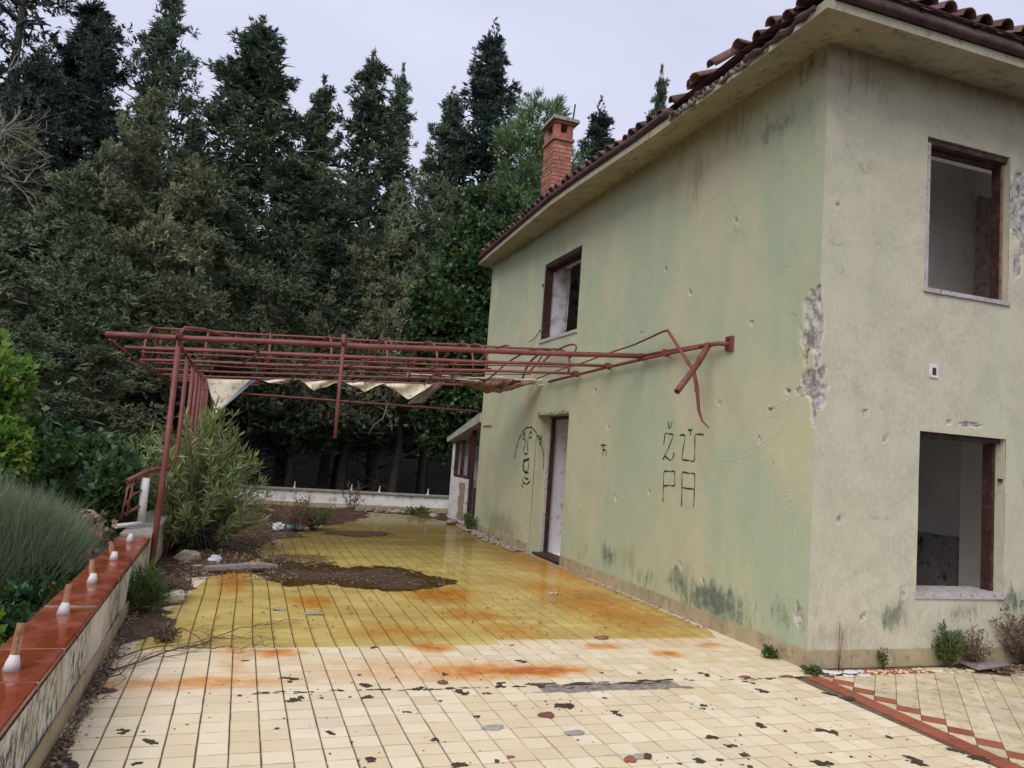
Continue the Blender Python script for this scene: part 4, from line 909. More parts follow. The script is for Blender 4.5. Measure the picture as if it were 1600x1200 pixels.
def hood():
    a, b_, c_, d = cx0-.025, cx1+.03, cy0-.03, cy1+.02
    MB().box(a, b_, c_, d, z, z+.05).build('brick_band', MAT['brick'], ch)
    for (x, y) in ((cx0, cy0), (cx1-.11, cy0), (cx0, cy1-.12), (cx1-.11, cy1-.12)):
        MB().box(x, x+.11, y, y+.12, z+.051, z+.30).build('corner_pier', MAT['brick'], ch)
    MB().box(cx0+.005, cx1-.005, cy0+.005, cy1-.005, z+.052, z+.145).build('brick_band', MAT['brick'], ch)
    MB().box(cx0-.02, cx1+.03, cy0-.03, cy1+.02, z+.301, z+.345).build('brick_band', MAT['brick'], ch)
    MB().box(cx0-.07, cx1+.085, cy0-.08, cy1+.06, z+.346, z+.405, .006, rng).build('cap_slab', MAT['concrete'], ch)
    MB().tube([(cx1+.0, cy0+.05, z+.40), (cx1+.03, cy0+.06, z+.73)], .016, 8).build('iron_rod', MAT['gutter'], ch)
hood()

# ------------------------------------------------------------------ glazed porch against the far corner
po = thing('glazed_porch', (4.4, 15.3, 0), 'small ruined porch with sloping concrete roof at the far corner of the house', 'porch')
PXX = 4.34
mb = MB(); A_ = [(14.22, 2.03), (16.55, 1.63), (16.60, 1.72), (14.22, 2.21)]
mb.add([(PXX-.10, y, z) for y, z in A_] + [(8.0, y, z+.0) for y, z in A_], [(0, 1, 2, 3), (7, 6, 5, 4), (0, 4, 5, 1), (1, 5, 6, 2), (2, 6, 7, 3), (3, 7, 4, 0)])
mb.build('roof_slab', mottled('lichened_concrete', (.42, .41, .39), (.33, .32, .30), 8, .92, .4, c3=(.10, .095, .085)), po)
mb = MB(); mb.box(PXX, PXX+.2, 15.12, 16.40, -.05, .90); mb.box(PXX, PXX+.2, 16.27, 16.40, .901, 1.60)
mb.build('wall', MAT['whiteplaster'], po)
MB().add([(PXX-.004, 15.2+.02*math.sin(k*2.1), .05+.085*k) for k in range(10)] + [(PXX-.004, 15.62+.05*math.sin(k*1.7), .05+.085*k) for k in range(10)], [(i, i+1, 11+i, 10+i) for i in range(9)]).build('bare_patch', MAT['brokenbrick'], po)
fr = MB().box(PXX+.02, PXX+.09, 15.12, 16.26, .905, .95).build('window_frame', MAT['darkwood'], po)
for y in (16.21, 15.72, 15.15): MB().box(PXX+.02, PXX+.09, y, y+.05, .951, 1.95-.17*(y-14.2)).build('post', MAT['darkwood'], fr)
dr = MB().box(PXX+.03, PXX+.10, 14.98, 15.06, .0, 1.88).build('door_frame', MAT['darkwood'], po)
MB().box(PXX+.05, PXX+.10, 14.45, 14.53, .0, 1.2).build('post', MAT['darkwood'], dr)
MB().box(PXX+.06, PXX+.10, 14.54, 14.8, .0, .75).build('door_leaf', MAT['darkwood'], dr)
mb = MB(); mb.box(6.0, 6.1, 14.21, 17.4, -.05, 1.62); mb.box(PXX+.25, 6.0, 16.35, 16.45, -.05, 1.60); mb.build('inner_wall', MAT['whiteplaster'], po)
MB().box(PXX, 6.0, 14.21, 16.4, -.05, .0).build('floor', MAT['concrete'], po)

# ------------------------------------------------------------------ collapsed awning frame
pg = thing('pergola', (-.70, 8.5, 0), 'rusty red pipe pergola frame spanning from posts on the parapet to the green house wall', 'pergola')
def lerp(a, b_, t_): return tuple(p + (q-p)*t_ for p, q in zip(a, b_))
R1 = ((-1.388, 8.6, 2.388), (4.2, 7.78, 2.689)); R2 = ((-1.39, 9.95, 2.40), (4.2, 8.67, 2.655)); R3 = ((-1.39, 11.4, 2.384), (4.2, 9.65, 2.637))
R4 = ((-1.385, 13.2, 2.395), (4.18, 11.45, 2.64)); R5 = ((-1.385, 14.3, 2.392), (4.2, 12.9, 2.655))
def sag(a, b_, n=14, k=.012): return [tuple(np.array(lerp(a, b_, t_)) + np.array([0, 0, -k*math.sin(math.pi*t_) + .004*math.sin(t_*19+a[1])])) for t_ in np.linspace(0, 1, n)]
def pipe(name, pts, r, parent=pg, k=9, label=None):
    o = MB().tube(pts, [q*.88 for q in r] if isinstance(r, list) else r*.88, k).build(name, MAT['pipe'], parent, True); 
    if label: o['label'] = label
    return o
mb = MB(); mb.tube(sag(*R1)[1:], .030, 10); mb.hollow(sag(*R1)[1], R1[0], .030, 12); mb.build('rafter', MAT['pipe'], pg, True)
for r_ in (R2, R3): pipe('rafter', sag(*r_), .023)
for r_ in (R4, R5): pipe('rafter', sag(*r_), .021)
for (dy, z) in ((.35, 2.39), (.9, 2.40), (1.5, 2.40)):        # short stubs past the last rafter
    pipe('rafter', [(-1.3, 14.3+dy, z), (.2, 14.25+dy, z+.05)], .02)
# beam under the overhanging ends
pipe('edge_beam', [(-1.36, 8.7, 2.345), (-1.38, 11, 2.33), (-1.37, 14.4, 2.345), (-1.3, 16.0, 2.35)], .017)
for y, top in ((12.2, 2.39), (15.0, 2.40), (15.8, 2.40), (8.5, 2.41), (10.05, 2.41), (11.23, 2.385), (13.21, 2.40), (14.25, 2.40)):
    x = -.70 if y < 9 else -.715
    o = pipe('post', [(x-.01, y-.25 if y < 9 else y, 0.0), (x, y-.1 if y < 9 else y, 1.2), (x, y, top)], .033 if y < 9 else .030)
MB().hollow((-.70, 8.44, 2.40), (-.70, 8.36, 2.455), .03, 12).build('pipe_end', MAT['pipe'], pg, True)
# tops of the posts tied along their length
pipe('tie_beam', [(-.70, 8.45, 2.365), (-.71, 11.2, 2.35), (-.72, 14.3, 2.37)], .02)
# vault of hoops between the third and fourth rafters
APEX = ((-1.41, 12.3, 2.93), (4.13, 10.55, 3.05)); BACK = ((-1.36, 12.9, 2.72), (4.1, 11.15, 2.90))
pipe('ridge_bar', sag(*APEX), .019); pipe('back_bar', sag(*BACK), .016)
def hoop(x, r=.017, skew=0.):
    t_ = (x+1.4)/5.55; a = np.array(lerp(*R3, t_)); b_ = np.array(lerp(*R4, t_)); c = np.array(lerp(*APEX, t_)); mid = (a+b_)/2
    pts = []
    for q in np.linspace(0, math.pi, 15):
        u_ = -math.cos(q); v_ = math.sin(q)**.75
        p = mid + (b_-a)/2*u_; pts.append((p[0] + skew*v_, p[1], p[2] + (c[2]-mid[2])*v_))
    pipe('hoop', pts, r)
for x in (-1.37, -.60, .21, 1.0, 1.72, 2.36, 2.82, 3.0): hoop(x, .018, .0)
hoop(3.55, .017, .35); hoop(4.05, .02, .06)
# smaller hoops and braces on the front bays
def brace(a, b_, r=.012): pipe('brace', [a, b_], r)
for x in (.12, .9, 1.45, 2.0, 2.5):
    t1_, t2_ = (x+1.39)/5.6, (x+1.39-.22)/5.6
    brace(lerp(*R2, t1_), tuple(np.array(lerp(*R3, t2_)) + np.array([0, 0, -.02])), .012)
for x, dz in ((1.35, -.1), (2.45, -.12), (3.2, -.14)):
    a = lerp(*R3, (x+1.39)/5.6); brace(a, (a[0]-.05, a[1]+.5, a[2]+dz), .012)
pipe('strap', [(-.70, 8.45, 2.44), (-.66, 8.5, 2.53), (-.5, 8.6, 2.545), (-.3, 8.8, 2.53), (.13, 9.72, 2.475)], .018, label='rust orange flat strap bent over the first rafter')
def ring(cx, t_, ry, rz_, r=.012, tilt=0):
    a = np.array(lerp(*R1, t_)); b_ = np.array(lerp(*R2, t_)); m_ = (a+b_)/2
    pts = [tuple(m_ + (b_-a)*.5*math.cos(q) + np.array([tilt*math.sin(q), 0, rz_*math.sin(q)])) for q in np.linspace(-.3, math.pi+.3, 16)]
    pipe('hoop', pts, r)
for x, x2 in ((.4, .9), (1.3, 1.05), (2.1, 2.6), (3.1, 2.7)):
    a = lerp(*R3, (x+1.39)/5.6); b_ = lerp(*R4, (x2+1.39)/5.6); brace((a[0], a[1], a[2]+.03), (b_[0], b_[1], b_[2]+.03), .010)
for x in (-.3, .7, 1.9, 2.9):
    a = lerp(*R4, (x+1.39)/5.6); b_ = lerp(*R5, (x+1.39)/5.6); brace((a[0], a[1], a[2]-.025), (b_[0], b_[1], b_[2]-.025), .011)
pipe('lattice_bar', sag((-1.3, 10.6, 2.42), (3.9, 9.25, 2.66), 14, .03), .011)
pipe('lattice_bar', sag((-1.3, 12.2, 2.42), (3.9, 10.6, 2.66), 14, .04), .010)
ring(0, .50, .5, .13); ring(0, .72, .5, .12, .012, .1); ring(0, .855, .5, .17, .014, .12)
pipe('hanging_post', [(.908, 8.22, 2.50), (.905, 8.21, 2.0), (.902, 8.2, 1.515)], .021)
pipe('collar', [(.905, 8.24, 2.60), (.905, 8.19, 2.50)], .030)
# ledger along the house wall and its bracket
pipe('ledger', [(4.2, 6.55, 2.675), (4.2, 7.28, 2.67), (4.2, 7.78, 2.66), (4.2, 8.67, 2.64), (4.2, 9.65, 2.61), (4.19, 10.6, 2.58)], .022)
pipe('ledger', [(4.2, 6.5, 2.69), (4.2, 7.3, 2.70), (4.2, 7.85, 2.70)], .018)
for y, z in ((7.28, 2.675), (7.8, 2.68), (8.67, 2.645), (9.65, 2.62)):
    MB().box(4.165, 4.235, y-.02, y+.02, z-.035, z+.045).build('clamp', MAT['pipe'], pg)
br = MB().box(4.245, 4.285, 6.16, 6.26, 2.60, 2.74).build('wall_bracket', MAT['pipe'], pg)
for z in (2.63, 2.71): MB().box(4.23, 4.2449, 6.195, 6.225, z-.014, z+.014).build('bolt', MAT['gutter'], br)
pipe('elbow', [(4.25, 6.2, 2.665), (4.2, 6.3, 2.675), (4.19, 6.48, 2.68), (4.2, 6.62, 2.675)], .026)
mb = MB(); mb.tube([(4.19, 6.45, 2.68), (4.05, 6.4, 2.48)], .03, 10); mb.hollow((4.05, 6.4, 2.48), (3.72, 6.21, 2.163), .03, 12); mb.build('open_pipe', MAT['pipe'], pg, True)
rod = [(4.15, 11.3, 2.62), (4.13, 10.2, 2.70), (4.12, 9.2, 2.74), (4.13, 8.6, 2.79), (4.14, 7.9, 2.83), (4.15, 7.3, 2.905), (4.15, 7.18, 2.909), (4.14, 6.95, 2.72), (4.13, 6.6, 2.43), (4.14, 6.54, 2.25), (4.15, 6.505, 2.04), (4.16, 6.45, 1.93), (4.18, 6.36, 1.866)]
pipe('bent_rod', rod, [.010, .010, .011, .011, .012, .015, .017, .018, .022, .022, .018, .011, .007])
# rail at the far end of the terrace
pipe('end_rail', [(-.72, 14.25, 2.20), (.0, 14.2, 2.185), (2, 14.2, 2.21), (4.2, 14.2, 2.235)], .019)
pipe('hanger', [(1.72, 13.5, 2.5), (1.74, 13.9, 2.2)], .017)

# remnants of the canvas
def cloth(name, grid, mat, label, cat='awning', th=.006, group=None):
    A = np.array(grid, float); n, m_ = A.shape[:2]
    V = A.reshape(-1, 3); nn = len(V)
    V2 = np.concatenate([V, V + np.array([0, th, 0])]); F = [(j*m_+i, j*m_+i+1, (j+1)*m_+i+1, (j+1)*m_+i) for j in range(n-1) for i in range(m_-1)]
    F2 = F + [tuple(nn+q for q in f[::-1]) for f in F]
    o = mesh_obj(name, V2, F2, mat, None, True)
    return tag(o, label, cat, group)
def valance(x0, x1, drop, seed, skew=.5, ragged=0):
    n = 20; q = random.Random(seed); G_ = []
    for j in range(9):
        row = []
        for i in range(n):
            t_ = i/(n-1); x = x0 + (x1-x0)*t_; c = lerp(*R5, (x+1.385)/5.58)
            env = (1-abs(t_-skew)/(skew if t_ < skew else 1-skew))**.9
            d = drop*env*j/8
            row.append((x + .02*math.sin(j*.8+t_*6), c[1] - .03 + .025*math.sin(t_*9+j*.5+seed), c[2] - .022 - d - .01*math.sin(t_*14+seed)*j/8))
        G_.append(row)
    return G_
flap = []
for j in range(14):
    s = j/13; row = []
    for i in range(14):
        t_ = i/13; a = np.array([-.672, 14.27, 2.385]); b_ = np.array([.03, 14.1, 2.425]); c = np.array([-.47, 14.05, 1.80])
        p = (a*(1-t_) + b_*t_)*(1-s) + c*s; p = p + np.array([.0, .03*math.sin(5*t_+4*s)*(1-s), .012*math.sin(9*t_)*(1-s)*s]); row.append(tuple(p))
    flap.append(row)
fl = cloth('canvas_flap', flap, MAT['canvas'], 'big cream canvas corner hanging as a triangle from the pergola beside the posts', 'canvas flap')
band = [[tuple(np.array(flap[j][13]) + np.array([.0, -.012, .0]) + np.array([-.075, 0, -.005])*(k-.3)*(1-j/16)) for k in (-1.0, -.4, .2)] for j in range(14)]
bm2 = cloth('hem_band', band, MAT['bluecanvas'], None, None); bm2.parent = fl
for k_ in ('label', 'category'):
    if k_ in bm2: del bm2[k_]
cloth('canvas_strip', valance(.10, .80, .05, 3), MAT['bluecanvas'], 'faded blue strip of canvas lying along the far rafter', 'canvas strip')
cloth('canvas_scallop', valance(.12, .78, .085, 4, .55), MAT['canvas'], 'shallow cream canvas scallop hanging below the blue strip', 'canvas scallop', group='cream scallops of the torn awning')
cloth('canvas_scallop', valance(.86, 1.52, .17, 5, .3), MAT['canvas'], 'cream canvas scallop right beside the hanging red pipe', 'canvas scallop', group='cream scallops of the torn awning')
cloth('canvas_scallop', valance(1.56, 2.25, .16, 6, .5), MAT['canvas'], 'middle cream canvas scallop between hanging pipe and torn brown laths', 'canvas scallop', group='cream scallops of the torn awning')
cloth('canvas_scallop', valance(2.2, 3.1, .27, 7, .5), MAT['canvas'], 'deepest cream canvas scallop next to the splintered brown laths', 'canvas scallop', group='cream scallops of the torn awning')
# rotten roll of canvas and laths lying on the right half of the frame
rr = thing('rotten_awning_roll', (3.2, 12.0, 2.5), 'long rotten brown awning roll sagging across the frame toward the house wall', 'awning roll')
V = []; F = []; n = 60; k = 14
for i in range(n):
    t_ = i/(n-1); c = np.array([2.35 + 1.85*t_, 12.9 - 1.75*t_, 2.60 + .02*math.sin(t_*7) - .035*math.exp(-((t_-.75)/.18)**2)])
    ra = (.055 + .055*math.exp(-((t_-.72)/.22)**2))*(1 - .75*max(0, (t_-.85)/.15)**1.5) * (.55 + .45*min(1, t_*5))
    for j in range(k):
        a = 2*math.pi*j/k; rj = ra*(1 + .35*math.sin(3*a+t_*17) + .25*math.sin(5*a+t_*41) + .18*math.sin(t_*90+2*a))
        V.append((c[0] + .2*rj*math.cos(a), c[1] + 2.3*rj*math.cos(a), c[2] + .55*rj*math.sin(a) - (.055*max(0, -math.sin(a))*math.exp(-((t_-.72)/.15)**2))))
F = [(i*k+j, i*k+(j+1) % k, (i+1)*k+(j+1) % k, (i+1)*k+j) for i in range(n-1) for j in range(k)]
mesh_obj('canvas_roll', V, F, MAT['rot'], rr, True)
for q in range(9):
    a = np.array([2.25+.2*q, 12.75-.19*q+rng.uniform(-.1, .1), 2.63+rng.uniform(-.03, .05)]); b_ = a + np.array([rng.uniform(.5, .9), -rng.uniform(.5, .8), rng.uniform(-.05, .05)])
    MB().bar(a, b_, rng.uniform(.02, .05), .012).build('lath', MAT[rng.choice(['rot', 'plank', 'plank', 'canvas'])], rr)
hl = thing('hanging_laths', (2.85, 12.7, 2.2), 'bundle of splintered brown laths dangling from the frame onto the lower rail', 'laths')
for q in range(7):
    MB().bar((2.98+.03*q, 12.75, 2.58+.01*q), (2.56+.042*q, 12.8+rng.uniform(-.05, .05), 2.185+.008*q), .022, .01, (0, 1, 0)).build('lath', MAT['rot'] if q % 2 else MAT['plank'], hl)

# broken end panel of the old railing beside the front posts
rl = thing('railing_remnant', (-.9, 8.7, .45), 'broken end of the balcony railing with white upright and rusty lattice panel', 'railing')
MB().tube([(-.90, 8.85, .47), (-.90, 8.85, .97)], .040, 10).build('upright', MAT['whitepipe'], rl, True)
def rpipe(name, pts, r): return MB().tube(pts, r, 8).build(name, MAT['pipe'], rl, True)
mb = MB(); mb.hollow((-.88, 8.9, 1.045), (-1.06, 8.72, .935), .026, 10); mb.build('top_rail', MAT['pipe'], rl, True)
rpipe('top_rail', [(-.89, 8.89, 1.04), (-.84, 9.0, 1.055), (-.72, 9.2, 1.06)], .025)
mb = MB(); mb.hollow((-.88, 8.75, .515), (-1.09, 8.55, .50), .024, 10); mb.build('bottom_rail', MAT['whitepipe'], rl, True)
rpipe('bottom_rail', [(-.90, 8.85, .70), (-1.05, 8.72, .60)], .014)
for a, b_ in (((-1.04, 8.74, .92), (-1.07, 8.70, .56)), ((-1.0, 8.76, .94), (-1.03, 8.72, .58)), ((-1.02, 8.74, .78), (-.90, 8.84, .86))):
    rpipe('lattice_bar', [a, b_], .009)
rpipe('lattice_bar', [(-1.02, 8.74, .9), (-.99, 8.76, .8), (-1.04, 8.71, .72), (-1.0, 8.75, .66)], .008)

# ------------------------------------------------------------------ vegetation
def kites(P, Dn, S, k, q, width=.16, spread=.6, along=.6, lmin=.30, lmax=.75, droop=0.):
    """k narrow leaflets round each spray axis; returns vertices, faces, per-vertex spray index"""
    n = len(P); I = np.repeat(np.arange(n), k); m = n*k
    d = norm(Dn[I] + spread*q.normal(size=(m, 3)) + np.array([0, 0, -droop]))
    base = P[I] + Dn[I]*(S[I]*q.uniform(0, along, m))[:, None]
    Ln = S[I]*q.uniform(lmin, lmax, m); side = norm(np.cross(d, q.normal(size=(m, 3))))*(Ln*width)[:, None]
    a = base; b_ = base + d*(Ln*.45)[:, None] + side; c = base + d*Ln[:, None]; e = base + d*(Ln*.45)[:, None] - side
    V = np.stack([a, b_, c, e], 1).reshape(-1, 3); F = np.arange(4*m).reshape(-1, 4)
    return V, F, np.repeat(I, 4)
def conifer(seed, lobes, dens=1.0, S0=.145, k=8, spread=.62, width=.14, ragged=.3, up=.35, blob_r=.19, gap=-.9, hue=(.5, 1.5), per=10, tufts=8, limb=.85, layer=0., core=1.):
    """crown as rounded tufts on the shells of several upright lobes (x, y, z0, z1, r)"""
    q = np.random.RandomState(seed); Ps = []; Ds = []; Ts = []; Ss = []
    cP = []; cD = []
    for (lx, ly, z0, z1, r) in lobes:
        h = z1-z0; nl = int(dens*(12 + 1.9*math.pi*r*h/2))
        t = q.uniform(0, 1, nl)**1.1; a = q.uniform(0, 2*math.pi, nl)
        prof = np.where(t < .15, .65 + .35*(t/.15), (1-(t-.15)/.85)**1.0)
        if layer: prof = prof*(1 + layer*np.sin(t*h*3.2 + a*1.0 + seed))
        rad = r*prof*(1 + ragged*q.normal(size=nl)*.5)*q.uniform(.7, 1.0, nl)
        LB = np.stack([lx + rad*np.cos(a), ly + rad*np.sin(a), z0 + t*h], 1)
        lo_ = norm(np.stack([np.cos(a), np.sin(a), np.full(nl, up)], 1) + q.normal(size=(nl, 3))*.2)
        keep = snoise(LB + seed*3.1, 1.25) > gap; LB, lo_, t = LB[keep], lo_[keep], t[keep]; nl = len(LB)
        ls = q.uniform(.75, 1.25, nl)*np.where(t > .45, .34 + .66*(1-t)/.55, 1.)*limb
        lh = q.uniform(hue[0], hue[1], nl); warm = snoise(LB, .9)*.5
        J = np.repeat(np.arange(nl), tufts); m = nl*tufts; u_ = q.uniform(-.75, .6, m)       # tufts along the limb, fanning out then closing at the tip
        lat = q.normal(size=(m, 3))*np.array([.26, .26, .15])*(1-.55*np.clip(u_, 0, 1))[:, None]
        B = LB[J] + (lo_[J]*u_[:, None] + lat)*ls[J][:, None] + np.array([0, 0, 1.])*(.12*np.clip(u_, 0, 1)*ls[J])[:, None]; out = norm(lo_[J] + lat*1.2)
        nb = m; I = np.repeat(np.arange(nb), per); m = nb*per
        off = norm(q.normal(size=(m, 3)))*(q.uniform(.15, 1., m)**.5)[:, None]
        size = blob_r*q.uniform(.7, 1.25, nb)*np.clip(ls[J], .5, 1.2)
        P = B[I] + off*size[I][:, None] + out[I]*(size[I]*.3)[:, None]
        Dd = norm(off + out[I]*.6 + np.array([0, 0, .3]))
        bt_ = (lh[J]*q.uniform(.88, 1.14, nb))[I]*q.uniform(.85, 1.15, m); warm = warm[J][I]
        Ps.append(P); Ds.append(Dd); Ss.append(np.full(m, S0)); Ts.append(np.stack([bt_*(1+.14*warm), bt_, bt_*(1-.1*warm), np.ones(m)], 1))
        mc = int(core*26*h*r/2.)        # limbs' inner foliage
        tc_ = q.uniform(.0, .93, mc); ac = q.uniform(0, 6.283, mc); rc = r*np.where(tc_ < .18, .6+.4*tc_/.18, (1-(tc_-.18)/.82)**.75)*q.uniform(.1, .62, mc)
        cP.append(np.stack([lx+rc*np.cos(ac), ly+rc*np.sin(ac), z0+tc_*h], 1)); cD.append(norm(q.normal(size=(mc, 3))))
        m = 70; t2 = q.uniform(0, 1, m); zz = z1 - .10*h + t2*.14*h; rr_ = r*.15*(1-t2); a = q.uniform(0, 6.28, m)   # feathery leader
        Ps.append(np.stack([lx + rr_*np.cos(a), ly + rr_*np.sin(a), zz], 1)); Ds.append(norm(np.stack([np.cos(a)*.5, np.sin(a)*.5, np.ones(m)], 1))); Ss.append(np.full(m, S0))
        bt_ = q.uniform(.8, 1.15, m); Ts.append(np.stack([bt_, bt_, bt_, np.ones(m)], 1))
    for c in range(len(cP)):
        m = len(cP[c]); Ps.append(cP[c]); Ds.append(cD[c]); Ss.append(np.full(m, .42)); b_ = q.uniform(.7, 1.1, m); Ts.append(np.stack([b_, b_, b_, np.ones(m)], 1))
    P, Dn, T, S = np.concatenate(Ps), np.concatenate(Ds), np.concatenate(Ts), np.concatenate(Ss)
    n = len(P); I = np.repeat(np.arange(n), k); m = n*k; S = S*q.uniform(.7, 1.2, n)
    d = norm(Dn[I] + spread*q.normal(size=(m, 3))); base = P[I] + Dn[I]*(S[I]*q.uniform(-.2, .5, m))[:, None]; Ln = S[I]*q.uniform(.35, .8, m)
    side = norm(np.cross(d, q.normal(size=(m, 3))))*(Ln*width + .004)[:, None]
    V = np.stack([base - side, base + side, base + d*Ln[:, None]], 1).reshape(-1, 3)
    return V, np.arange(3*m).reshape(-1, 3), T[np.repeat(I, 3)]
def trunk_mesh(seed, H_, r, limbs, mat=None, zl=(.2, .85), llen=1.6):
    q = random.Random(seed); mb = MB()
    pts = [(.05*math.sin(i*1.3+seed), .05*math.cos(i*1.7+seed), H_*i/9) for i in range(10)]
    mb.tube(pts, [r*(1-.92*i/9) for i in range(10)], 8)
    for i in range(limbs):
        z = H_*q.uniform(*zl); a = q.uniform(0, 6.28); l = llen*q.uniform(.5, 1.2)*(1-.5*z/H_)
        p = [(0, 0, z), (l*.5*math.cos(a), l*.5*math.sin(a), z+l*.15), (l*math.cos(a+.2), l*math.sin(a+.2), z+l*q.uniform(.1, .5))]
        mb.tube(p, [r*.22, r*.14, r*.04], 5)
    return mesh_data('trunk', mb.v, mb.f, mat or MAT['bark'], True)
def lob(seed, H_, R_, base, n, spread=.75, hmin=.45, hmax=.85):
    q = random.Random(seed); L_ = [(0, 0, base, H_, R_)]
    for i in range(n):
        a = 6.283*i/n + q.uniform(-.4, .4); d = R_*spread*q.uniform(.6, 1.1); z1 = H_*q.uniform(hmin, hmax); L_.append((d*math.cos(a), d*math.sin(a), max(base, z1-H_*q.uniform(.4, .62)), z1, R_*q.uniform(.3, .5)))
    return L_
def pm(name, V, F, T, mat): return mesh_data(name, V, F, mat, False, {'tint': T})
BASE = -1.75
# prototypes: (crown mesh, trunk mesh, height)
PR = {}
def proto(key, H_, lobes, mat, seed, trunk_r=.2, limbs=14, **kw):
    V, F, T = conifer(seed, lobes, **kw); PR[key] = (pm('crown', V, F, T, MAT[mat]), trunk_mesh(seed, H_*.93, trunk_r, limbs), H_)
proto('spire', 14, lob(1, 14, 3.0, 3.0, 7, .6, .42, .72), 'cypress', 1, dens=1.75, core=2.2)
proto('spire2', 14, lob(2, 14, 2.6, 3.0, 7, .6, .42, .76), 'cypress', 2, dens=1.75, core=2.2)
proto('dark', 17, lob(3, 17, 3.0, 4.0, 7, .62, .42, .76), 'darkcypress', 3, .24, dens=1.5, core=2.2)
proto('slim', 13, lob(4, 13, 1.25, 3.0, 4, .6, .4, .75), 'cypress', 4, .16, blob_r=.17, limb=.65, dens=2.2, core=2.5)
proto('broadtop', 17, [(0, 0, 4, 17, 3.2), (1.6, .5, 6, 13.5, 1.7), (-1.5, .4, 5, 14, 1.7), (.9, -1.2, 4.5, 11.5, 1.8), (-.6, -1.6, 5, 12, 1.6), (2.3, -.4, 4.5, 9.5, 1.5)], 'darkcypress', 5, .3, 26, ragged=.55, up=.05, layer=.24, limb=1.05, dens=1.1)
proto('mound', 9.5, lob(6, 9.5, 1.95, 4.3, 7, .75, .6, .88), 'olivecypress', 6, .17, dens=1.15)
proto('mound2', 9.5, lob(7, 9.5, 1.8, 4.3, 7, .75, .6, .9), 'cypress', 7, .17, hue=(.7, 1.6), dens=1.15)
proto('mound3', 8.5, lob(8, 8.5, 1.95, 4.1, 7, .8, .6, .86), 'olivecypress', 8, .17, hue=(.6, 1.4), dens=1.15)
proto('short', 6.0, lob(9, 6.0, 1.8, 3.4, 7, .75, .75, .95), 'olivecypress', 9, .15, hue=(.55, 1.3), dens=1.15)
def tree(name, key, x, y, ztop, label, cat='conifer tree', rz_=0., sx=1., group='trees of the wood behind the terrace', mat=None):
    crown, trunk, H_ = PR[key]; s = (ztop-BASE)/H_
    e = thing(name, (x, y, BASE), label, cat, group, rz_); e.scale = (sx, sx, s)
    for nm, me in (('trunk', trunk), ('crown', crown)):
        o = bpy.data.objects.new(nm, me); COL.objects.link(o); o.parent = e
        if nm == 'crown' and mat: o.material_slots[0].link = 'OBJECT'; o.material_slots[0].material = MAT[mat]
    return e
TREES = [
 ('cypress_tree', 'broadtop', -6.20, 21.50, 15.40, 'massive dark conifer with ragged level boughs, running out of the top left corner', 0, 1.05),
 ('cypress_tree', 'dark', -4.90, 23.00, 12.90, 'dark conifer with a lower peak just right of the massive corner conifer', .8, 1.15),
 ('cypress_tree', 'spire2', -3.61, 27.00, 15.90, 'narrow dark cypress spire standing alone against the sky, second tall tip from the left', 1.7, 1.2),
 ('cypress_tree', 'spire', -0.58, 22.50, 12.90, 'broad tall cypress with full conical crown left of the slim pencil shaped one', 2.4, 1.6),
 ('cypress_tree', 'slim', 1.28, 23.00, 11.80, 'slim pencil shaped cypress between two broader cypresses', .5, 1.25),
 ('cypress_tree', 'spire2', 2.72, 23.00, 12.90, 'ragged cypress with a forked top right of the pencil shaped one', 3.3, 1.3),
 ('cypress_tree', 'slim', 3.75, 24.00, 13.20, 'thin pale green cypress tip rising behind the forked ragged cypress', 4.0, .95),
 ('cypress_tree', 'dark', 7.50, 27.00, 17.20, 'tall blackish cypress directly left of the brick chimney', 4.4, 1.25),
 ('cypress_tree', 'spire', 6.25, 27.50, 14.50, 'shorter blackish cypress leaning on the left flank of the tall blackish one', 5.0, 1.1),
 ('cypress_tree', 'dark', 12.10, 27.00, 15.20, 'small dark cypress peeping over the roof right of the chimney', 2.2, 1.1),
 ('cypress_tree', 'slim', 17.40, 32.00, 19.90, 'lone slim cypress tip above the middle of the tiled eave', 1.2, 1.1),
 ('cypress_tree', 'mound', -2.70, 19.50, 9.10, 'rounded olive green cypress in front of the lone dark spire', .4, 1.05),
 ('cypress_tree', 'mound2', -3.70, 18.00, 6.70, 'yellowish green bushy cypress low under the dark corner conifers', 1.1, 1.1),
 ('cypress_tree', 'mound3', 0.37, 21.50, 8.27, 'bushy olive cypress below the broad conical one, above the middle of the pipe frame', 2.2, 1.0),
 ('cypress_tree', 'mound2', 2.20, 22.10, 8.69, 'grey green cypress under the pencil shaped and ragged spires', 3.0, 1.0),
 ('cypress_tree', 'mound', 3.55, 21.50, 8.70, 'dense olive cypress below the thin pale tip', 4.2, .95),
 ('cypress_tree', 'mound2', 5.04, 22.30, 9.33, 'dusky cypress behind the fresh green broadleaf tree near the house', 5.1, .95),
 ('cypress_tree', 'mound', -1.02, 20.50, 7.22, 'leaning olive cypress above the left third of the pipe frame', 5.5, 1.0),
 ('cypress_tree', 'mound3', -2.75, 18.30, 6.30, 'feathery grey olive cypress left of the leaning olive one', .9, 1.05),
 ('cypress_tree', 'mound', -4.40, 16.20, 4.30, 'low green cypress at the left picture edge above the fresh green saplings', 3.7, 1.0),
 ('cypress_tree', 'mound3', -2.55, 15.30, 2.75, 'low shaggy cypress behind the left overhang of the pipe frame', 2.9, .95),
 ('cypress_tree', 'mound3', 2.59, 20.90, 6.02, 'short shaggy cypress right above the torn canvas', 1.6, 1.0),
 ('cypress_tree', 'short', -1.41, 19.90, 5.50, 'short cypress with drooping sprays above the front pergola posts', 4.9, .95),
 ('cypress_tree', 'short', 1.19, 20.50, 5.82, 'short bushy cypress in the gap between the two middle olive ones', 6.0, .95),
]
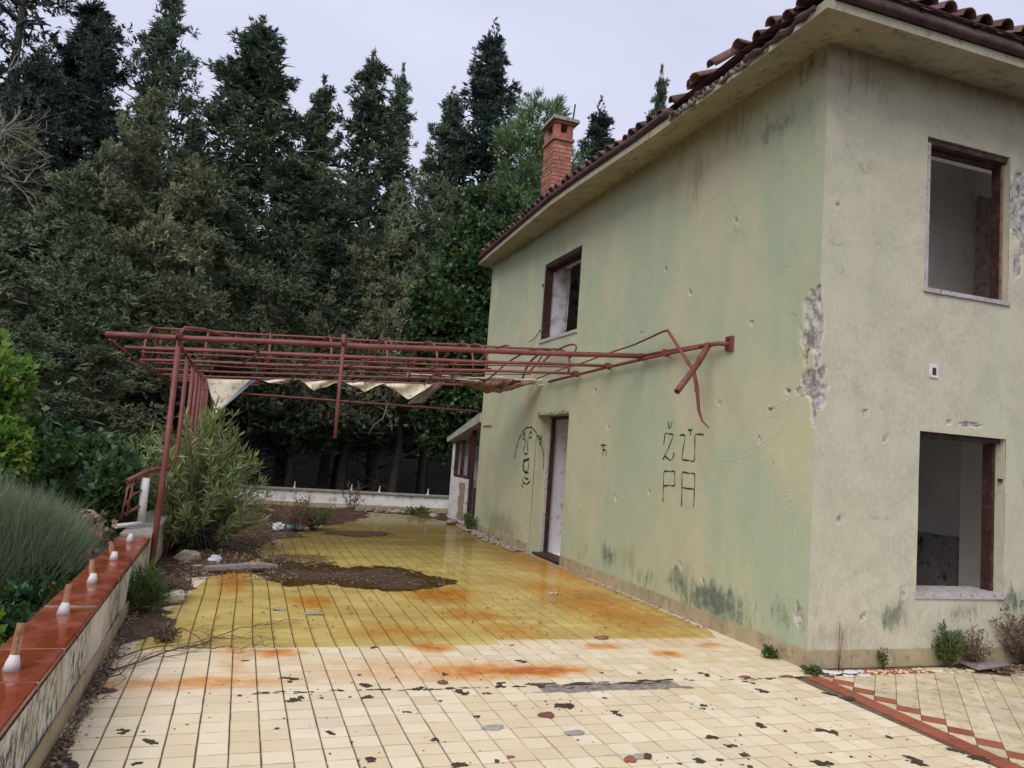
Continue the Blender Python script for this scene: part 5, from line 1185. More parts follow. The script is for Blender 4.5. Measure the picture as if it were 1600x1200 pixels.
TREES += [
 ('cypress_tree', 'mound2', -1.75, 20.6, 8.0, 'slender grey green cypress between the rounded olive one and the broad conical one', 1.9, .9),
 ('cypress_tree', 'mound', -5.2, 19.0, 7.6, 'dark olive cypress at the left edge below the massive conifer and behind the bare twigs', 2.6, 1.1),
 ('cypress_tree', 'mound3', .95, 22.0, 8.6, 'olive cypress standing directly under the pencil shaped one', 3.4, .95),
 ('cypress_tree', 'short', 3.9, 20.6, 6.3, 'short shaggy cypress left of the broadleaf tree above the canvas roll', .7, 1.0),
 ('cypress_tree', 'mound2', 6.1, 22.5, 9.2, 'grey cypress half hidden behind the broadleaf tree next to the house', 1.3, 1.0),
 ('cypress_tree', 'short', -.1, 20.8, 5.9, 'short olive cypress above the middle of the pergola between two other short ones', 4.4, 1.0),
 ('cypress_tree', 'spire', -2.2, 24.5, 10.6, 'dark cypress filling the gap between the lone spire and the broad conical one', 5.3, .8),
]
for (nm, key, x, y, zt, lab, rz_, sx) in TREES: tree(nm, key, x, y, zt, lab, rz_=rz_, sx=sx)

def broadleaf(seed, shells, S=.16, per=24, k=4, width=.32, spread=.9, hue=(.75, 1.3), nclump=240):
    q = np.random.RandomState(seed); Ps = []; Ds = []; Ts = []
    for (cx, cy, cz, rx, ry, rz_) in shells:
        m = nclump; d = norm(q.normal(size=(m, 3))); rad = q.uniform(.55, 1.05, m)[:, None]
        B = np.array([cx, cy, cz]) + d*rad*np.array([rx, ry, rz_])*(1+.22*snoise(d*2+seed, 2))[:, None]
        I = np.repeat(np.arange(m), per); P = B[I] + q.normal(size=(len(I), 3))*.10*max(rx, .4)
        t_ = q.uniform(hue[0], hue[1], m)[I]*q.uniform(.8, 1.2, len(I)); w_ = q.normal(size=m)[I]*.12
        Ps.append(P); Ds.append(norm(d[I] + np.array([0, 0, .3]) + .5*q.normal(size=(len(I), 3)))); Ts.append(np.stack([t_*(1+w_), t_, t_*(1-w_), np.ones(len(I))], 1))
    P, Dn, T = np.concatenate(Ps), np.concatenate(Ds), np.concatenate(Ts)
    V, F, I = kites(P, Dn, np.full(len(P), S), k, q, width, spread, along=.4, lmin=.6, lmax=1.1)
    return V, F, T[I]
def bush(name, base, label, cat, V, F, T, mat, stems=None, part='leaves', group=None, stem_mat='bark'):
    e = thing(name, base, label, cat, group)
    link(part, pm(part, V, F, T, MAT[mat]), e)
    if stems: 
        mb = MB()
        for pts, r in stems: mb.tube(pts, r, 5)
        mb.build('stems', MAT[stem_mat], e, True)
    return e
# pine behind the chimney
q = np.random.RandomState(21); Ps = []; Ds = []; Ts = []
for (cx, cy, cz, r) in [(8.5, 24, 12.6, .9), (8.0, 23.6, 11.3, 1.1), (9.2, 24.3, 11.2, 1.2), (8.4, 23.7, 10.0, 1.4), (9.9, 24.2, 10.2, 1.1), (7.7, 23.8, 9.3, 1.0), (9.4, 23.8, 9.0, 1.4), (8.6, 23.4, 8.2, 1.4)]:
    m = 150; d = norm(q.normal(size=(m, 3))); B = np.array([cx, cy, cz]) + d*(r*q.uniform(.5, 1.05, m))[:, None]
    t_ = q.uniform(.7, 1.35, m); Ps.append(B); Ds.append(norm(d + np.array([0, 0, .7]))); Ts.append(np.stack([t_, t_, t_, np.ones(m)], 1))
P, Dn, T = np.concatenate(Ps), np.concatenate(Ds), np.concatenate(Ts)
V, F, I = kites(P, Dn, np.full(len(P), .34), 26, q, .05, .6, .5, .6, 1.1)
e = thing('pine_tree', (8.6, 24, BASE), 'bright green pine with rounded tufts rising behind the brick chimney', 'pine tree')
link('crown', pm('crown', V, F, T[I], MAT['pine']), e)
mb = MB(); mb.tube([(8.6, 24, BASE), (8.7, 24, 4), (8.5, 24, 9), (8.5, 24, 12.6)], [.25, .2, .12, .03], 8)
for (cx, cy, cz) in [(8.0, 23.6, 11.3), (9.2, 24.3, 11.2), (9.9, 24.2, 10.2), (7.7, 23.8, 9.3), (9.4, 23.8, 9.0)]: mb.tube([(8.55, 24, cz-1.2), ((8.55+cx)/2, 23.9, cz-.5), (cx, cy, cz)], [.08, .05, .02], 5)
mb.build('trunk', MAT['bark'], e, True)
# fresh broadleaf trees between the conifers and the house
V, F, T = broadleaf(31, [(5.3, 19.0, 5.6, .9, .8, 2.2), (5.9, 19.1, 6.4, .45, .5, 1.6), (4.6, 18.9, 4.2, 1.0, .8, 1.6), (6.4, 19.2, 5.6, .8, .7, 1.7), (5.2, 18.8, 2.6, 1.2, .8, 1.4)], S=.15, nclump=330, per=20)
bush('broadleaf_tree', (5.3, 19, BASE), 'fresh green broadleaf tree tucked between the cypresses and the far corner of the house', 'tree', V, F, T, 'vine', [([(5.3, 19, BASE), (5.35, 19, 2), (5.3, 19, 5), (5.4, 19, 7.2)], [.14, .11, .06, .01]), ([(5.3, 19, 3), (5.8, 19.1, 5), (5.95, 19.1, 7.6)], [.06, .04, .01]), ([(5.3, 19, 2), (4.8, 18.9, 3.6), (4.5, 18.9, 5)], [.06, .04, .01])], 'crown')
# saplings at the left edge
V, F, T = broadleaf(32, [(-2.78, 9.2, 1.65, .55, .5, .5), (-2.62, 9.0, 1.1, .5, .5, .35), (-3.0, 9.4, 2.0, .45, .5, .45)], S=.10, nclump=300, per=20, width=.26)
bush('sapling', (-2.7, 9.1, BASE), 'fresh yellow green sapling at the left picture edge above the broom', 'sapling', V, F, T, 'broad', [([(-2.7, 9.1, BASE), (-2.7, 9.1, .5), (-2.75, 9.2, 2.1)], [.05, .04, .01]), ([(-2.7, 9.1, 0), (-2.5, 9, 1.3)], [.03, .01])], 'crown')
# creeper and bramble masses below the parapet
def mass(seed, boxes, S, mat, name, label, cat, base, **k):
    V, F, T = broadleaf(seed, boxes, S=S, **k); bush(name, base, label, cat, V, F, T, mat, [([(base[0], base[1], BASE), (base[0], base[1], boxes[0][2])], [.03, .01])])
mass(33, [(-1.55, 10.6, .35, .5, .8, .5), (-1.9, 11.3, .7, .6, .9, .5), (-1.35, 9.8, .0, .3, .7, .45), (-1.25, 9.3, .75, .12, .3, .35)], .12, 'vine', 'vine_bush', 'glossy green creeper climbing behind the broken railing end', 'creeper', (-1.6, 10.6, BASE), nclump=260, per=14, width=.36)
mass(34, [(-2.6, 12.5, .5, 1.1, 1.2, .7), (-3.8, 13, .7, 1.2, 1.2, .9), (-1.6, 13.2, .6, .7, 1.0, .6)], .14, 'vine', 'vine_bush', 'dark green undergrowth in the shade beyond the broom', 'bush', (-2.8, 12.6, BASE), nclump=300, per=12, width=.36, hue=(.5, .9))
mass(35, [(-1.5, 5.6, -.15, .42, .8, .5), (-1.6, 4.6, -.3, .5, .7, .5), (-1.35, 6.7, -.1, .30, .7, .45), (-1.4, 7.8, .0, .3, .6, .4)], .075, 'vine', 'bramble_bush', 'dark bramble tangle close under the red coping', 'bramble', (-1.5, 5.6, BASE), nclump=330, per=14, width=.34, hue=(.5, 1.05))
mass(36, [(-1.32, 5.05, .22, .16, .2, .13), (-1.5, 5.3, .42, .14, .2, .12)], .075, 'broad', 'wild_shrub', 'yellow green leafy shoots at the bottom of the left edge beside the coping', 'shrub', (-1.4, 5.1, BASE), nclump=26, per=6, width=.33)
mass(37, [(-1.28, 8.0, .35, .2, .4, .22), (-1.2, 7.3, .2, .16, .3, .2)], .07, 'dryweed', 'rose_bush', 'small reddish rose bush leaning toward the coping', 'rose bush', (-1.25, 7.8, BASE), nclump=70, per=7, width=.33, hue=(.9, 1.5))
# broom: masses of thin upright stems
q = np.random.RandomState(41); m = 17000
a = q.uniform(0, 6.283, m); rr_ = np.sqrt(q.uniform(0, 1, m)); cx, cy = -1.80, 7.35
X = cx + .72*rr_*np.cos(a); Y = cy + 1.0*rr_*np.sin(a); topz = 1.12*(1-.55*rr_**2.2) + .13*snoise(np.stack([X, Y, 0*X], 1), 4)
Z = topz - .32 - q.uniform(0, 1, m)**1.6*1.3; B = np.stack([X, Y, Z], 1)
Dn = norm(np.stack([(X-cx)*.55, (Y-cy)*.4, np.full(m, .9)], 1) + .2*q.normal(size=(m, 3)))
t_ = q.uniform(.6, 1.35, m)*np.where(snoise(B, 3.5) > .1, 1.12, .82); T = np.stack([t_*.97, t_, t_*1.05, np.ones(m)], 1)
I = np.repeat(np.arange(m), 5); n5 = len(I); d = norm(Dn[I] + .16*q.normal(size=(n5, 3))); base = B[I] + .05*q.normal(size=(n5, 3)); Ln = q.uniform(.14, .36, n5)
side = norm(np.cross(d, q.normal(size=(n5, 3))))*.0028
V = np.stack([base-side, base+side, base+d*Ln[:, None]], 1).reshape(-1, 3); F = np.arange(3*n5).reshape(-1, 3); I = np.repeat(I, 3)
bush('broom_bush', (-1.80, 7.35, BASE), 'grey green broom bush with fine upright stems beyond the red coping', 'broom bush', V, F, T[I], 'broom', [([(-1.85, 7.3, BASE), (-1.85, 7.3, -.5)], [.05, .03])], 'foliage')

# oleander on the terrace
q = np.random.RandomState(51); Ps = []; Ds = []; Ts = []; stems = []
ends = []
for i in range(135):
    a = q.uniform(0, 6.28); rr_ = math.sqrt(q.uniform(0, 1)); bx, by = -.42 + .12*q.normal(), 10.45 + .15*q.normal()
    ex, ey = -.46 + .80*rr_*math.cos(a), 10.45 + .75*rr_*math.sin(a); ez = 1.62 - .85*rr_**2.2 + .12*q.normal()
    if q.uniform() < .35: ez *= q.uniform(.3, .75); 
    if ex > -.1: ez = min(ez, 1.40 - .95*(ex+.1))
    ez = max(ez, .2)
    pts = [(bx, by, 0), (bx+(ex-bx)*.35, by+(ey-by)*.35, ez*.5), (ex, ey, ez)]
    stems.append((pts, [.011, .008, .004]))
    for u_ in np.linspace(.38, 1.0, 9):
        p = (1-u_)**2*np.array(pts[0]) + 2*u_*(1-u_)*np.array(pts[1]) + u_*u_*np.array(pts[2]); d = norm(np.array([[ex-bx, ey-by, ez*.7 + .3]]))[0]
        Ps.append(p); Ds.append(d); v_ = q.uniform(.65, 1.2)*(.82+.3*u_); y_ = q.uniform(-.08, .16); Ts.append((v_*(1+y_), v_, v_*(1-y_), 1))
stems.append(([(-1.05, 10.6, .5), (-1.2, 10.6, .8), (-1.25, 10.6, 1.25)], [.01, .008, .005])); 
for k_ in range(10): Ps.append(np.array([-1.18 + .1*q.normal(), 10.6 + .1*q.normal(), 1.15 + .1*q.normal()])); Ds.append(norm(np.array([[q.normal()*.5, q.normal()*.5, .8]]))[0]); Ts.append((1.1, 1.1, .9, 1))
P, Dn, T = np.array(Ps), np.array(Ds), np.array(Ts)
V, F, I = kites(P, Dn, np.full(len(P), .155), 9, q, .07, .6, .25, .65, 1.15)
bush('oleander_bush', (-.32, 10.45, 0), 'tall yellow green oleander with long narrow leaves growing around the pergola posts', 'oleander', V, F, T[I], 'oleander', stems)

# bare tree at the upper left
e = thing('bare_tree', (-4.3, 12.2, BASE), 'leafless pale grey tree reaching in from the upper left edge', 'bare tree')
q = random.Random(8); mb = MB(); tw = MB()
def grow(p, d, l, r, depth):
    n = 4; pts = [p]; dd = Vector(d)
    for i in range(n):
        dd = (dd + Vector((q.gauss(0, .16), q.gauss(0, .16), q.gauss(.04, .12)))).normalized(); pts.append(tuple(Vector(pts[-1]) + dd*l/n))
    (mb if depth < 2 else tw).tube(pts, [r*(1-.12*i) for i in range(n+1)], 6 if depth < 2 else 3, False)
    if depth >= 6 or l < .08: return
    for k_ in range(4 if depth in (2, 3) else 3):
        a = Vector(dd).orthogonal().normalized(); a.rotate(Quaternion(dd, q.uniform(0, 6.28)))
        nd = (dd + a*q.uniform(.4, .8) + Vector((.05, 0, .05))).normalized(); grow(pts[q.choice([2, 3, 4, 4])], nd, l*q.uniform(.50, .68), r*.6, depth+1)
mb.tube([(-5.3, 12.2, BASE), (-5.25, 12.2, 2), (-5.2, 12.2, 4.6), (-5.0, 12.2, 6.2)], [.11, .09, .05, .02], 7)
for (z, d, l) in ((4.5, (1, 0, .22), 1.15), (4.75, (1, .2, .32), 1.2), (4.95, (1, -.2, .05), 1.1), (5.15, (1, .1, .45), 1.0), (5.4, (.9, -.1, .4), .9), (5.6, (.8, .2, .3), .8)): grow((-5.15, 12.2, z), Vector(d).normalized(), l, .028, 2)
mb.build('trunk', MAT['palebark'], e, True); tw.build('twigs', MAT['palebark'], e)

# dead hanging twigs inside the dark wood
for nm, pts_, lab in (('dead_branch', [(5.75, 19.0, 6.1), (5.35, 18.8, 7.0), (5.2, 18.7, 7.6)], 'pale dead branch sticking out over the broadleaf tree below the blackish cypress'),):
    tag(MB().tube(pts_, [.03, .02, .008], 5).build(nm, MAT['palebark']), lab, 'dead branch')
q = random.Random(77); mb = MB()
for i in range(46):
    x, y, z = q.uniform(-.2, 4.2), q.uniform(19.2, 20.6), q.uniform(2.5, 3.4); l = q.uniform(.4, 1.3); pts = [(x, y, z)]
    for j in range(5): pts.append((pts[-1][0] + q.gauss(0, .10), pts[-1][1] + q.gauss(0, .05), pts[-1][2] - l/5*q.uniform(.5, 1.2)))
    mb.tube(pts, [.010, .009, .008, .006, .005, .003], 3, False)
    for j in (2, 3): p = Vector(pts[j]); mb.tube([p, p + Vector((q.gauss(0, .2), 0, q.gauss(-.05, .12)))], [.005, .002], 3, False)
tag(mb.build('hanging_twigs', MAT['palebark']), 'thin bare twigs hanging in the dark under the cypresses', kind='stuff')

# added foliage slab: shades the wood floor, closes the view between nearer trees
def tris(P, Dn, S, k, q, width=.13, spread=.6):
    n = len(P); I = np.repeat(np.arange(n), k); m = n*k
    d = norm(Dn[I] + spread*q.normal(size=(m, 3))); base = P[I] + Dn[I]*(S[I]*q.uniform(-.2, .5, m))[:, None]; Ln = S[I]*q.uniform(.4, .9, m)
    side = norm(np.cross(d, q.normal(size=(m, 3))))*(Ln*width + .003)[:, None]
    return np.stack([base - side, base + side, base + d*Ln[:, None]], 1).reshape(-1, 3), np.arange(3*m).reshape(-1, 3), np.repeat(I, 3)
q = np.random.RandomState(61); Ps = []
m = 17000; x = q.uniform(-24, 22, m); y = q.uniform(21, 40, m); hh = 6.4 + 1.4*snoise(np.stack([x, y, 0*x], 1), .35)      # closed canopy added to keep the wood floor dark
Ps.append(np.stack([x, y, 2.5 + np.maximum(hh-2.5, .5)*q.uniform(0, 1, m)], 1))
P = np.concatenate(Ps); m = len(P); Dn = norm(q.normal(size=(m, 3)) + np.array([0, -.4, .5])); t_ = q.uniform(.6, 1.2, m)
V, F, I = tris(P, Dn, np.full(m, .62), 9, q, .16, .75); T = np.stack([t_, t_, t_, np.ones(m)], 1)[I]
tag(mesh_obj('shade_canopy', V, F, MAT['darkcypress'], attrs={'tint': T}), 'added mass of dark conifer foliage shading the wood floor and filling gaps between the nearer trees', kind='stuff')

# ------------------------------------------------------------------ weeds
def weed(name, x, y, h, r, label, mat='weed', n=26, leaf=.05, k=5, seed=0, stem='drytwig', group=None, z0=0, lean=(0, 0), width=.16, lf=9):
    q = np.random.RandomState(seed); Ps = []; Ds = []; Ts = []; stems = []
    for i in range(n):
        a = q.uniform(0, 6.28); rr_ = r*math.sqrt(q.uniform(0, 1)); hz = h*q.uniform(.5, 1.0)*(1-.35*(rr_/r)**2)
        e_ = np.array([x + lean[0] + rr_*math.cos(a), y + lean[1] + rr_*math.sin(a), z0+hz]); b_ = np.array([x + .15*rr_*math.cos(a), y + .15*rr_*math.sin(a), z0]); m_ = b_*.55 + e_*.45 + np.array([0, 0, hz*.12])
        stems.append(([tuple(b_), tuple(m_), tuple(e_)], [.0035, .0028, .0016]))
        for u_ in np.linspace(.3, 1, lf):
            p = (1-u_)**2*b_ + 2*u_*(1-u_)*m_ + u_*u_*e_; Ps.append(p + q.normal(size=3)*.01); Ds.append(norm((e_-b_ + q.normal(size=3)*.25*h)[None])[0]); v_ = q.uniform(.7, 1.3); Ts.append((v_, v_, v_, 1))
    P, Dn, T = np.array(Ps), np.array(Ds), np.array(Ts)
    V, F, I = kites(P, Dn, np.full(len(P), leaf), k, q, width, .8, .4, .5, 1.1)
    return bush(name, (x, y, z0), label, 'weed', V, F, T[I], mat, stems, group=group, stem_mat=stem)
weed('weed', -.62, 6.95, .36, .16, 'green tuft of weed growing against the foot of the parapet below the coping', 'weed', 44, .11, 4, 1, width=.05)
weed('weed', -.45, 7.5, .22, .16, 'thin dry weed among the leaf litter just behind the green parapet tuft', 'dryweed', 22, .05, 4, 2)
weed('weed', .95, 12.9, .62, .34, 'tallest brown dead weed on the far left of the terrace beside the oleander', 'dryweed', 46, .05, 4, 3)
weed('weed', 1.25, 13.2, .42, .30, 'green brown bushy weed next to the tallest brown dead weed', 'weed', 50, .07, 4, 4, width=.09)
weed('weed', .65, 13.9, .75, .40, 'thin leafless weed stems in front of the white far parapet', 'dryweed', 16, .03, 3, 5, lf=5)
weed('weed', 2.35, 16.9, .72, .26, 'slender dark weed standing alone against the middle of the far parapet', 'dryweed', 12, .06, 4, 6)
weed('weed', 3.75, 16.9, .18, .36, 'low dark green weed clump on the rubble at the right of the far parapet', 'weed', 22, .06, 4, 7, width=.25)
weed('weed', 4.12, 14.0, .36, .16, 'dark green weed at the foot of the far house corner beside the porch', 'weed', 20, .07, 4, 8, width=.14)
weed('weed', 4.17, 5.33, .085, .045, 'small bright green weed sprouting at the skirting left of the near house corner', 'weed', 16, .034, 4, 9, width=.3)
weed('weed', 4.22, 4.90, .035, .06, 'flat green weed rosette in the crack at the corner between the two pavings', 'weed', 16, .032, 4, 10, width=.28)
weed('weed', 4.52, 4.955, .50, .03, 'two tall bare brown stalks standing against the skirting right of the near corner', 'dryweed', 3, .02, 2, 11, lf=5)
weed('weed', 4.96, 4.96, .17, .04, 'short dark weed against the skirting of the end wall', 'weed', 9, .035, 3, 12)
weed('weed', 5.62, 4.93, .36, .10, 'blue green bushy weed below the lower window on the end wall', 'weed', 40, .05, 4, 13, width=.1)
weed('weed', 5.88, 4.92, .38, .14, 'brown dead weed beside the blue green one below the lower window', 'dryweed', 36, .03, 3, 14)
weed('weed', 6.45, 4.85, .62, .34, 'large brown dead weed thicket at the right edge below the lower window', 'dryweed', 110, .04, 3, 15)
weed('weed', -.38, 6.05, .10, .1, 'dark creeping weed lying along the edge of the puddle by the parapet', 'dryweed', 20, .04, 3, 16)
# a dead branch lying on the tiles by the puddle edge
q = random.Random(5); mb = MB()
def twig(p, a, l, r, d):
    pts = [p]
    for i in range(5): a += q.gauss(0, .16); pts.append((pts[-1][0] + l/5*math.cos(a), pts[-1][1] + l/5*math.sin(a), .008 + abs(q.gauss(0, .015)) + .02*(d > 0)))
    mb.tube(pts, [r*(1-.13*i) for i in range(6)], 4)
    if d < 3:
        for i in (2, 3, 4, 5): twig(pts[i], a + q.choice([-1, 1])*q.uniform(.4, .9), l*q.uniform(.4, .62), r*.55, d+1)
twig((-.60, 5.35, .01), .95, .95, .009, 0); twig((-.62, 5.6, .01), .55, .7, .007, 1)
tag(mb.build('dead_branch', MAT['drytwig']), 'dark dead branch lying across the puddle edge near the parapet', 'dead branch')
mb = MB(); q = random.Random(6); twig((-.62, 4.9, .02), 1.3, .75, .006, 1); twig((-.63, 4.45, .02), 1.2, .5, .005, 1)
tag(mb.build('dry_creeper', MAT['drytwig']), 'dry creeper stems along the foot of the parapet in front', 'creeper')
mb = MB()
for k_ in range(60):
    x, y = rng.uniform(.3, 1.0), rng.uniform(9.4, 10.2); a = rng.uniform(.2, .8)
    mb.tube([(x, y, .012), (x+.22*math.cos(a), y+.22*math.sin(a), .02), (x+.4*math.cos(a+.3), y+.4*math.sin(a+.3), .012)], .0045, 3, False)
tag(mb.build('rusty_wire_mesh', MAT['drytwig']), 'tangle of rusty wire and twigs at the far edge of the dark mud patch', kind='stuff')

# ------------------------------------------------------------------ loose pieces on the paving
def shard(x, y, r, h, seed, flat=1., z=0.):
    q = random.Random(seed); n = 9; V = []
    rad = [r*q.uniform(.6, 1.1) for _ in range(n)]
    for (zz, k_) in ((0, .9), (h*.5, 1.0), (h, .72)):
        for i in range(n):
            a = 6.283*i/n; V.append((x + rad[i]*k_*math.cos(a), y + flat*rad[i]*k_*math.sin(a), z + zz*(1 if zz == 0 else q.uniform(.8, 1.15))))
    V.append((x, y, z+h*1.05)); F = [(l*n+i, l*n+(i+1) % n, (l+1)*n+(i+1) % n, (l+1)*n+i) for l in (0, 1) for i in range(n)] + [(2*n+i, 2*n+(i+1) % n, 3*n) for i in range(n)] + [tuple(range(n-1, -1, -1))]
    return V, F
def rock(x, y, r, h, seed, flat):
    import bmesh
    bm = bmesh.new(); bmesh.ops.create_icosphere(bm, subdivisions=3, radius=1.0); P = np.array([v.co for v in bm.verts]); F = [tuple(v.index for v in f.verts) for f in bm.faces]; bm.free()
    P = P*(1 + .22*snoise(P + seed, 1.6) + .09*snoise(P + seed*2, 4) + .03*snoise(P, 11))[:, None]
    for k in range(5):      # a few knocked-off flats
        d = norm(np.random.RandomState(seed*9+k).normal(size=3)[None])[0]; e_ = np.maximum(P @ d - .72, 0); P = P - e_[:, None]*d
    return P*np.array([r, r*flat, h*.62]) + np.array([x, y, h*.42]), F
def piece(name, x, y, r, h, mat, label, cat, seed, flat=1., z=0., group=None):
    V, F = shard(x, y, r, h, seed, flat, z) if name != 'stone' else rock(x, y, r, h, seed, flat)
    return tag(mesh_obj(name, V, F, MAT[mat]), label, cat, group)
piece('tile_shard', 1.44, 4.12, .085, .012, 'greystone', 'grey wedge shaped tile shard lying alone on the cream tiles', 'shard', 1, .5)
piece('tile_shard', 1.86, 3.985, .06, .014, 'greystone', 'rounded grey tile shard right of the wedge shaped grey one', 'shard', 2, .7)
piece('tile_shard', 1.81, 4.26, .065, .020, 'terracotta', 'red brown roof tile shard with grey edge, nearest of the red pieces to the middle', 'shard', 3, .6)
piece('tile_shard', 2.06, 3.625, .06, .014, 'greystone', 'long grey shard partly under a red brown chip at the bottom middle', 'shard', 4, .5)
piece('tile_shard', 1.99, 3.585, .034, .022, 'terracotta', 'red brown chip leaning on the long grey shard', 'shard', 5, .8)
piece('tile_shard', 2.10, 3.61, .03, .02, 'soil', 'small dark chip right of the long grey shard', 'shard', 6, .8)
piece('tile_shard', 1.36, 4.93, .045, .016, 'terracotta', 'round red brown chip on the line of broken joint, left of the bare mortar strip', 'shard', 7, .9)
piece('tile_shard', 1.76, 3.50, .03, .014, 'greystone', 'little grey pebble shard at the bottom edge in the middle', 'shard', 8, .9)
piece('tile_shard', 1.40, 3.72, .03, .008, 'terracotta', 'thin reddish chip near the bottom left of the middle', 'shard', 9, .5)
piece('tile_shard', 3.95, 4.85, .07, .008, 'terracotta', 'flat reddish flake on the joint line near the house corner', 'shard', 10, .4)
piece('tile_shard', 3.6, 4.87, .06, .008, 'terracotta', 'flat reddish flake on the joint line one metre left of the house corner', 'shard', 11, .5)
for k_, (x, y, r, zz) in enumerate([(4.43, 4.90, .085, 0), (4.55, 4.86, .09, .012), (4.62, 4.80, .07, 0), (4.36, 4.94, .06, 0), (4.48, 4.80, .06, 0), (4.69, 4.91, .05, 0)]):
    piece('plaster_flake', x, y, r, .012, 'whiteplaster', 'whitish plaster flake in the small heap at the corner of the house', 'plaster flake', 20+k_, .5, zz, 'plaster flakes at the house corner')
for k_, (x, y, r) in enumerate([(5.4, 4.86, .06), (5.5, 4.9, .05), (5.62, 4.82, .05), (5.75, 4.84, .06), (6.05, 4.7, .05), (5.3, 4.92, .04)]):
    piece('plaster_flake', x, y, r, .014, 'patio', 'beige plaster flake strewn in front of the end wall by the board', 'plaster flake', 40+k_, .6, 0, 'plaster flakes before the end wall')
tag(MB().box(5.78, 6.14, 4.80, 4.96, .028, .048, .012, rng).build('wooden_board', MAT['plank']), 'short grey weathered board lying on rubble under the lower window', 'board')
# white crumpled rag/flowers at the right edge, plastic litter on the left
def crumple(name, x, y, z, r, mat, label, cat, seed):
    q = np.random.RandomState(seed); n, m_ = 10, 14; V = []
    for j in range(n+1):
        for i in range(m_):
            a, b_ = math.pi*j/n, 6.283*i/m_; k_ = r*(.7 + .5*q.rand()); V.append((x + k_*math.sin(a)*math.cos(b_), y + k_*math.sin(a)*math.sin(b_), z + max(.003, r*.6 + .7*k_*math.cos(a))))
    F = [(j*m_+i, j*m_+(i+1) % m_, (j+1)*m_+(i+1) % m_, (j+1)*m_+i) for j in range(n) for i in range(m_)]
    return tag(mesh_obj(name, V, F, MAT[mat]), label, cat)
crumple('plastic_bag', -.16, 9.35, .03, .075, 'whitelitter', 'crumpled white plastic bag in the debris at the foot of the oleander', 'plastic bag', 1)
crumple('plastic_bag', .66, 12.6, .04, .10, 'whitelitter', 'larger whitish plastic bag beside the dead weeds at the far left', 'plastic bag', 2)
crumple('plastic_bag', 6.48, 4.80, .10, .09, 'whitelitter', 'crumpled white plastic in the dead weed thicket at the right edge', 'plastic bag', 3)
cn = thing('plastic_bottle', (.9, 13.0, .05), 'small faded blue plastic bottle lying before the dead weeds', 'bottle')
MB().tube([(.80, 12.9, .075), (.82, 12.9, .075), (.99, 12.93, .07)], [.04, .05, .05], 10).build('body', MAT['bluelitter'], cn, True); MB().tube([(.99, 12.93, .07), (1.03, 12.937, .07)], [.05, .018], 10).build('neck', MAT['whitelitter'], cn, True)
# a log and lumps of mortar in the litter
tag(MB().tube([(-.55, 7.25, .06), (-.36, 7.35, .065)], .055, 9).build('log', MAT['rubble']), 'short cut log end lying in the litter beside the parapet weed', 'log')
tag(MB().tube([(-.25, 8.85, .05), (.3, 9.05, .06), (.5, 9.1, .05)], [.04, .05, .03], 7).build('rolled_rag', MAT['plank']), 'long grey rolled rag lying in front of the oleander', 'rag')
for k_, (x, y, r, h, lab) in enumerate([(-.42, 9.4, .16, .18, 'largest pale stone lump at the foot of the second pergola post'), (-.35, 9.05, .09, .07, 'pale stone lump just in front of the largest one'), (2.15, 17.1, .16, .13, 'pale broken block leaning before the middle of the far parapet'),
        (1.7, 17.0, .10, .08, 'grey stone left of the pale broken block by the far parapet'), (3.3, 16.9, .12, .10, 'stone in the rubble right of the pale broken block'), (4.0, 16.2, .12, .10, 'stone in the rubble near the porch wall'), (4.05, 15.0, .12, .09, 'stone by the porch door'),
        (.45, 7.1, .06, .02, 'whitish flat stone in the yellow water on the left'), (.72, 6.95, .09, .012, 'larger whitish flat stone right of the first in the yellow water'), (3.35, 7.9, .05, .03, 'small grey stone in the water near the house wall'), (3.0, 6.02, .06, .02, 'dark reddish chip at the edge of the water before the wall')]):
    piece('stone', x, y, r, h, 'rubble' if k_ != 10 else 'terracotta', lab, 'stone', 60+k_, .7)
# small rubble, litter and chips nobody could count
def scatter(name, n, fx, rmin, rmax, mat, label, hk=.5, seed=0, flat=False):
    q = random.Random(seed); V = []; F = []
    for i in range(n):
        x, y, z = fx(q); r = q.uniform(rmin, rmax); m_ = len(V)
        if flat:
            a = q.uniform(0, 6.28); c, s_ = math.cos(a), math.sin(a); l, w_ = r, r*q.uniform(.3, .7)
            V += [(x - l*c, y - l*s_, z+.002), (x + w_*s_, y - w_*c, z+.004+q.uniform(0, r*.7)), (x + l*c, y + l*s_, z+.003+q.uniform(0, r*.5)), (x - w_*s_, y + w_*c, z+.004+q.uniform(0, r*.7))]; F.append((m_, m_+1, m_+2, m_+3))
        else:
            k_ = 6; rr_ = [r*q.uniform(.6, 1.2) for _ in range(k_)]
            V += [(x + rr_[j]*math.cos(6.283*j/k_), y + rr_[j]*math.sin(6.283*j/k_), z) for j in range(k_)] + [(x + .6*rr_[j]*math.cos(6.283*j/k_), y + .6*rr_[j]*math.sin(6.283*j/k_), z + r*hk*q.uniform(.7, 1.4)) for j in range(k_)]
            F += [(m_+j, m_+(j+1) % k_, m_+k_+(j+1) % k_, m_+k_+j) for j in range(k_)] + [tuple(m_+k_+j for j in range(k_))]
    return tag(mesh_obj(name, V, F, MAT[mat]), label, kind='stuff')
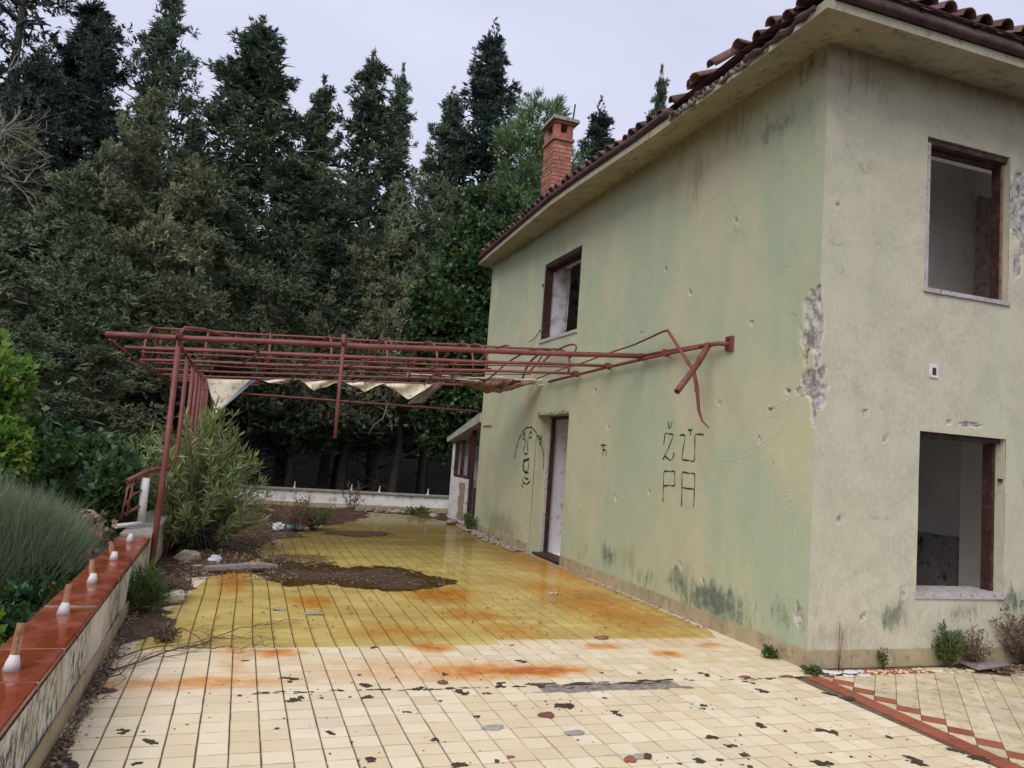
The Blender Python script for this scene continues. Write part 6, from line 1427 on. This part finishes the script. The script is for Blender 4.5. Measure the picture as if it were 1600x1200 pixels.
strip = lambda q: (lambda y: (pin(y) + .03 + abs(q.gauss(0, .035 + .06*max(0, y-6)/2)), y, .0 + .03*q.random()))(q.uniform(3.2, 9.5))
scatter('leaf_litter', 1800, strip, .006, .020, 'litter', 'dry leaf litter along the foot of the parapet', seed=1, flat=True)
scatter('leaf_litter', 1800, lambda q: (q.uniform(-.6, .6)+.0, q.uniform(8.2, 12.5), .04+.02*q.random()), .01, .03, 'litter', 'dry leaves and dirt around the oleander', seed=2, flat=True)
scatter('gravel', 260, strip, .005, .016, 'rubble', 'small rubble along the foot of the parapet', seed=3)
scatter('gravel', 300, lambda q: (q.gauss(4.19, .03), q.uniform(6.3, 12.3), 0), .006, .024, 'rubble', 'crumbs of plaster fallen along the long wall', seed=4)
scatter('gravel', 160, lambda q: (4.2 - abs(q.gauss(0, .10)), q.uniform(11.2, 14.4), .02), .015, .055, 'rubble', 'whitish rubble at the foot of the far corner of the house', seed=5)
scatter('gravel', 260, lambda q: (q.uniform(1.2, 4.3), 17.3 - abs(q.gauss(0, .25)), .03), .02, .075, 'rubble', 'rubble along the foot of the far parapet', seed=6)
scatter('gravel', 240, lambda q: (q.uniform(4.35, 7.2), 4.93 - abs(q.gauss(0, .06)), .0), .005, .02, 'patio', 'plaster crumbs along the end wall', seed=7)
scatter('leaf_litter', 700, lambda q: (q.uniform(5.9, 7.2), 4.9 - abs(q.gauss(0, .13)), .02), .008, .025, 'litter', 'dry litter under the dead weeds at the end wall', seed=8, flat=True)
scatter('gravel', 25, lambda q: (q.uniform(.2, 2.3), q.uniform(8.3, 9.5), .015), .005, .016, 'rubble', 'pale crumbs on the dark mud patch', seed=9)
scatter('leaf_litter', 300, lambda q: (q.uniform(.1, 2.3), q.uniform(8.3, 9.6), .02), .008, .022, 'litter', 'sodden leaves on the dark mud patch', seed=10, flat=True)
scatter('dead_stalks', 260, lambda q: (q.uniform(-.2, 3.8), q.uniform(6.0, 8.2), .005), .006, .02, 'drytwig', 'bits of twig and leaf floating on the yellow water', seed=11, flat=True)
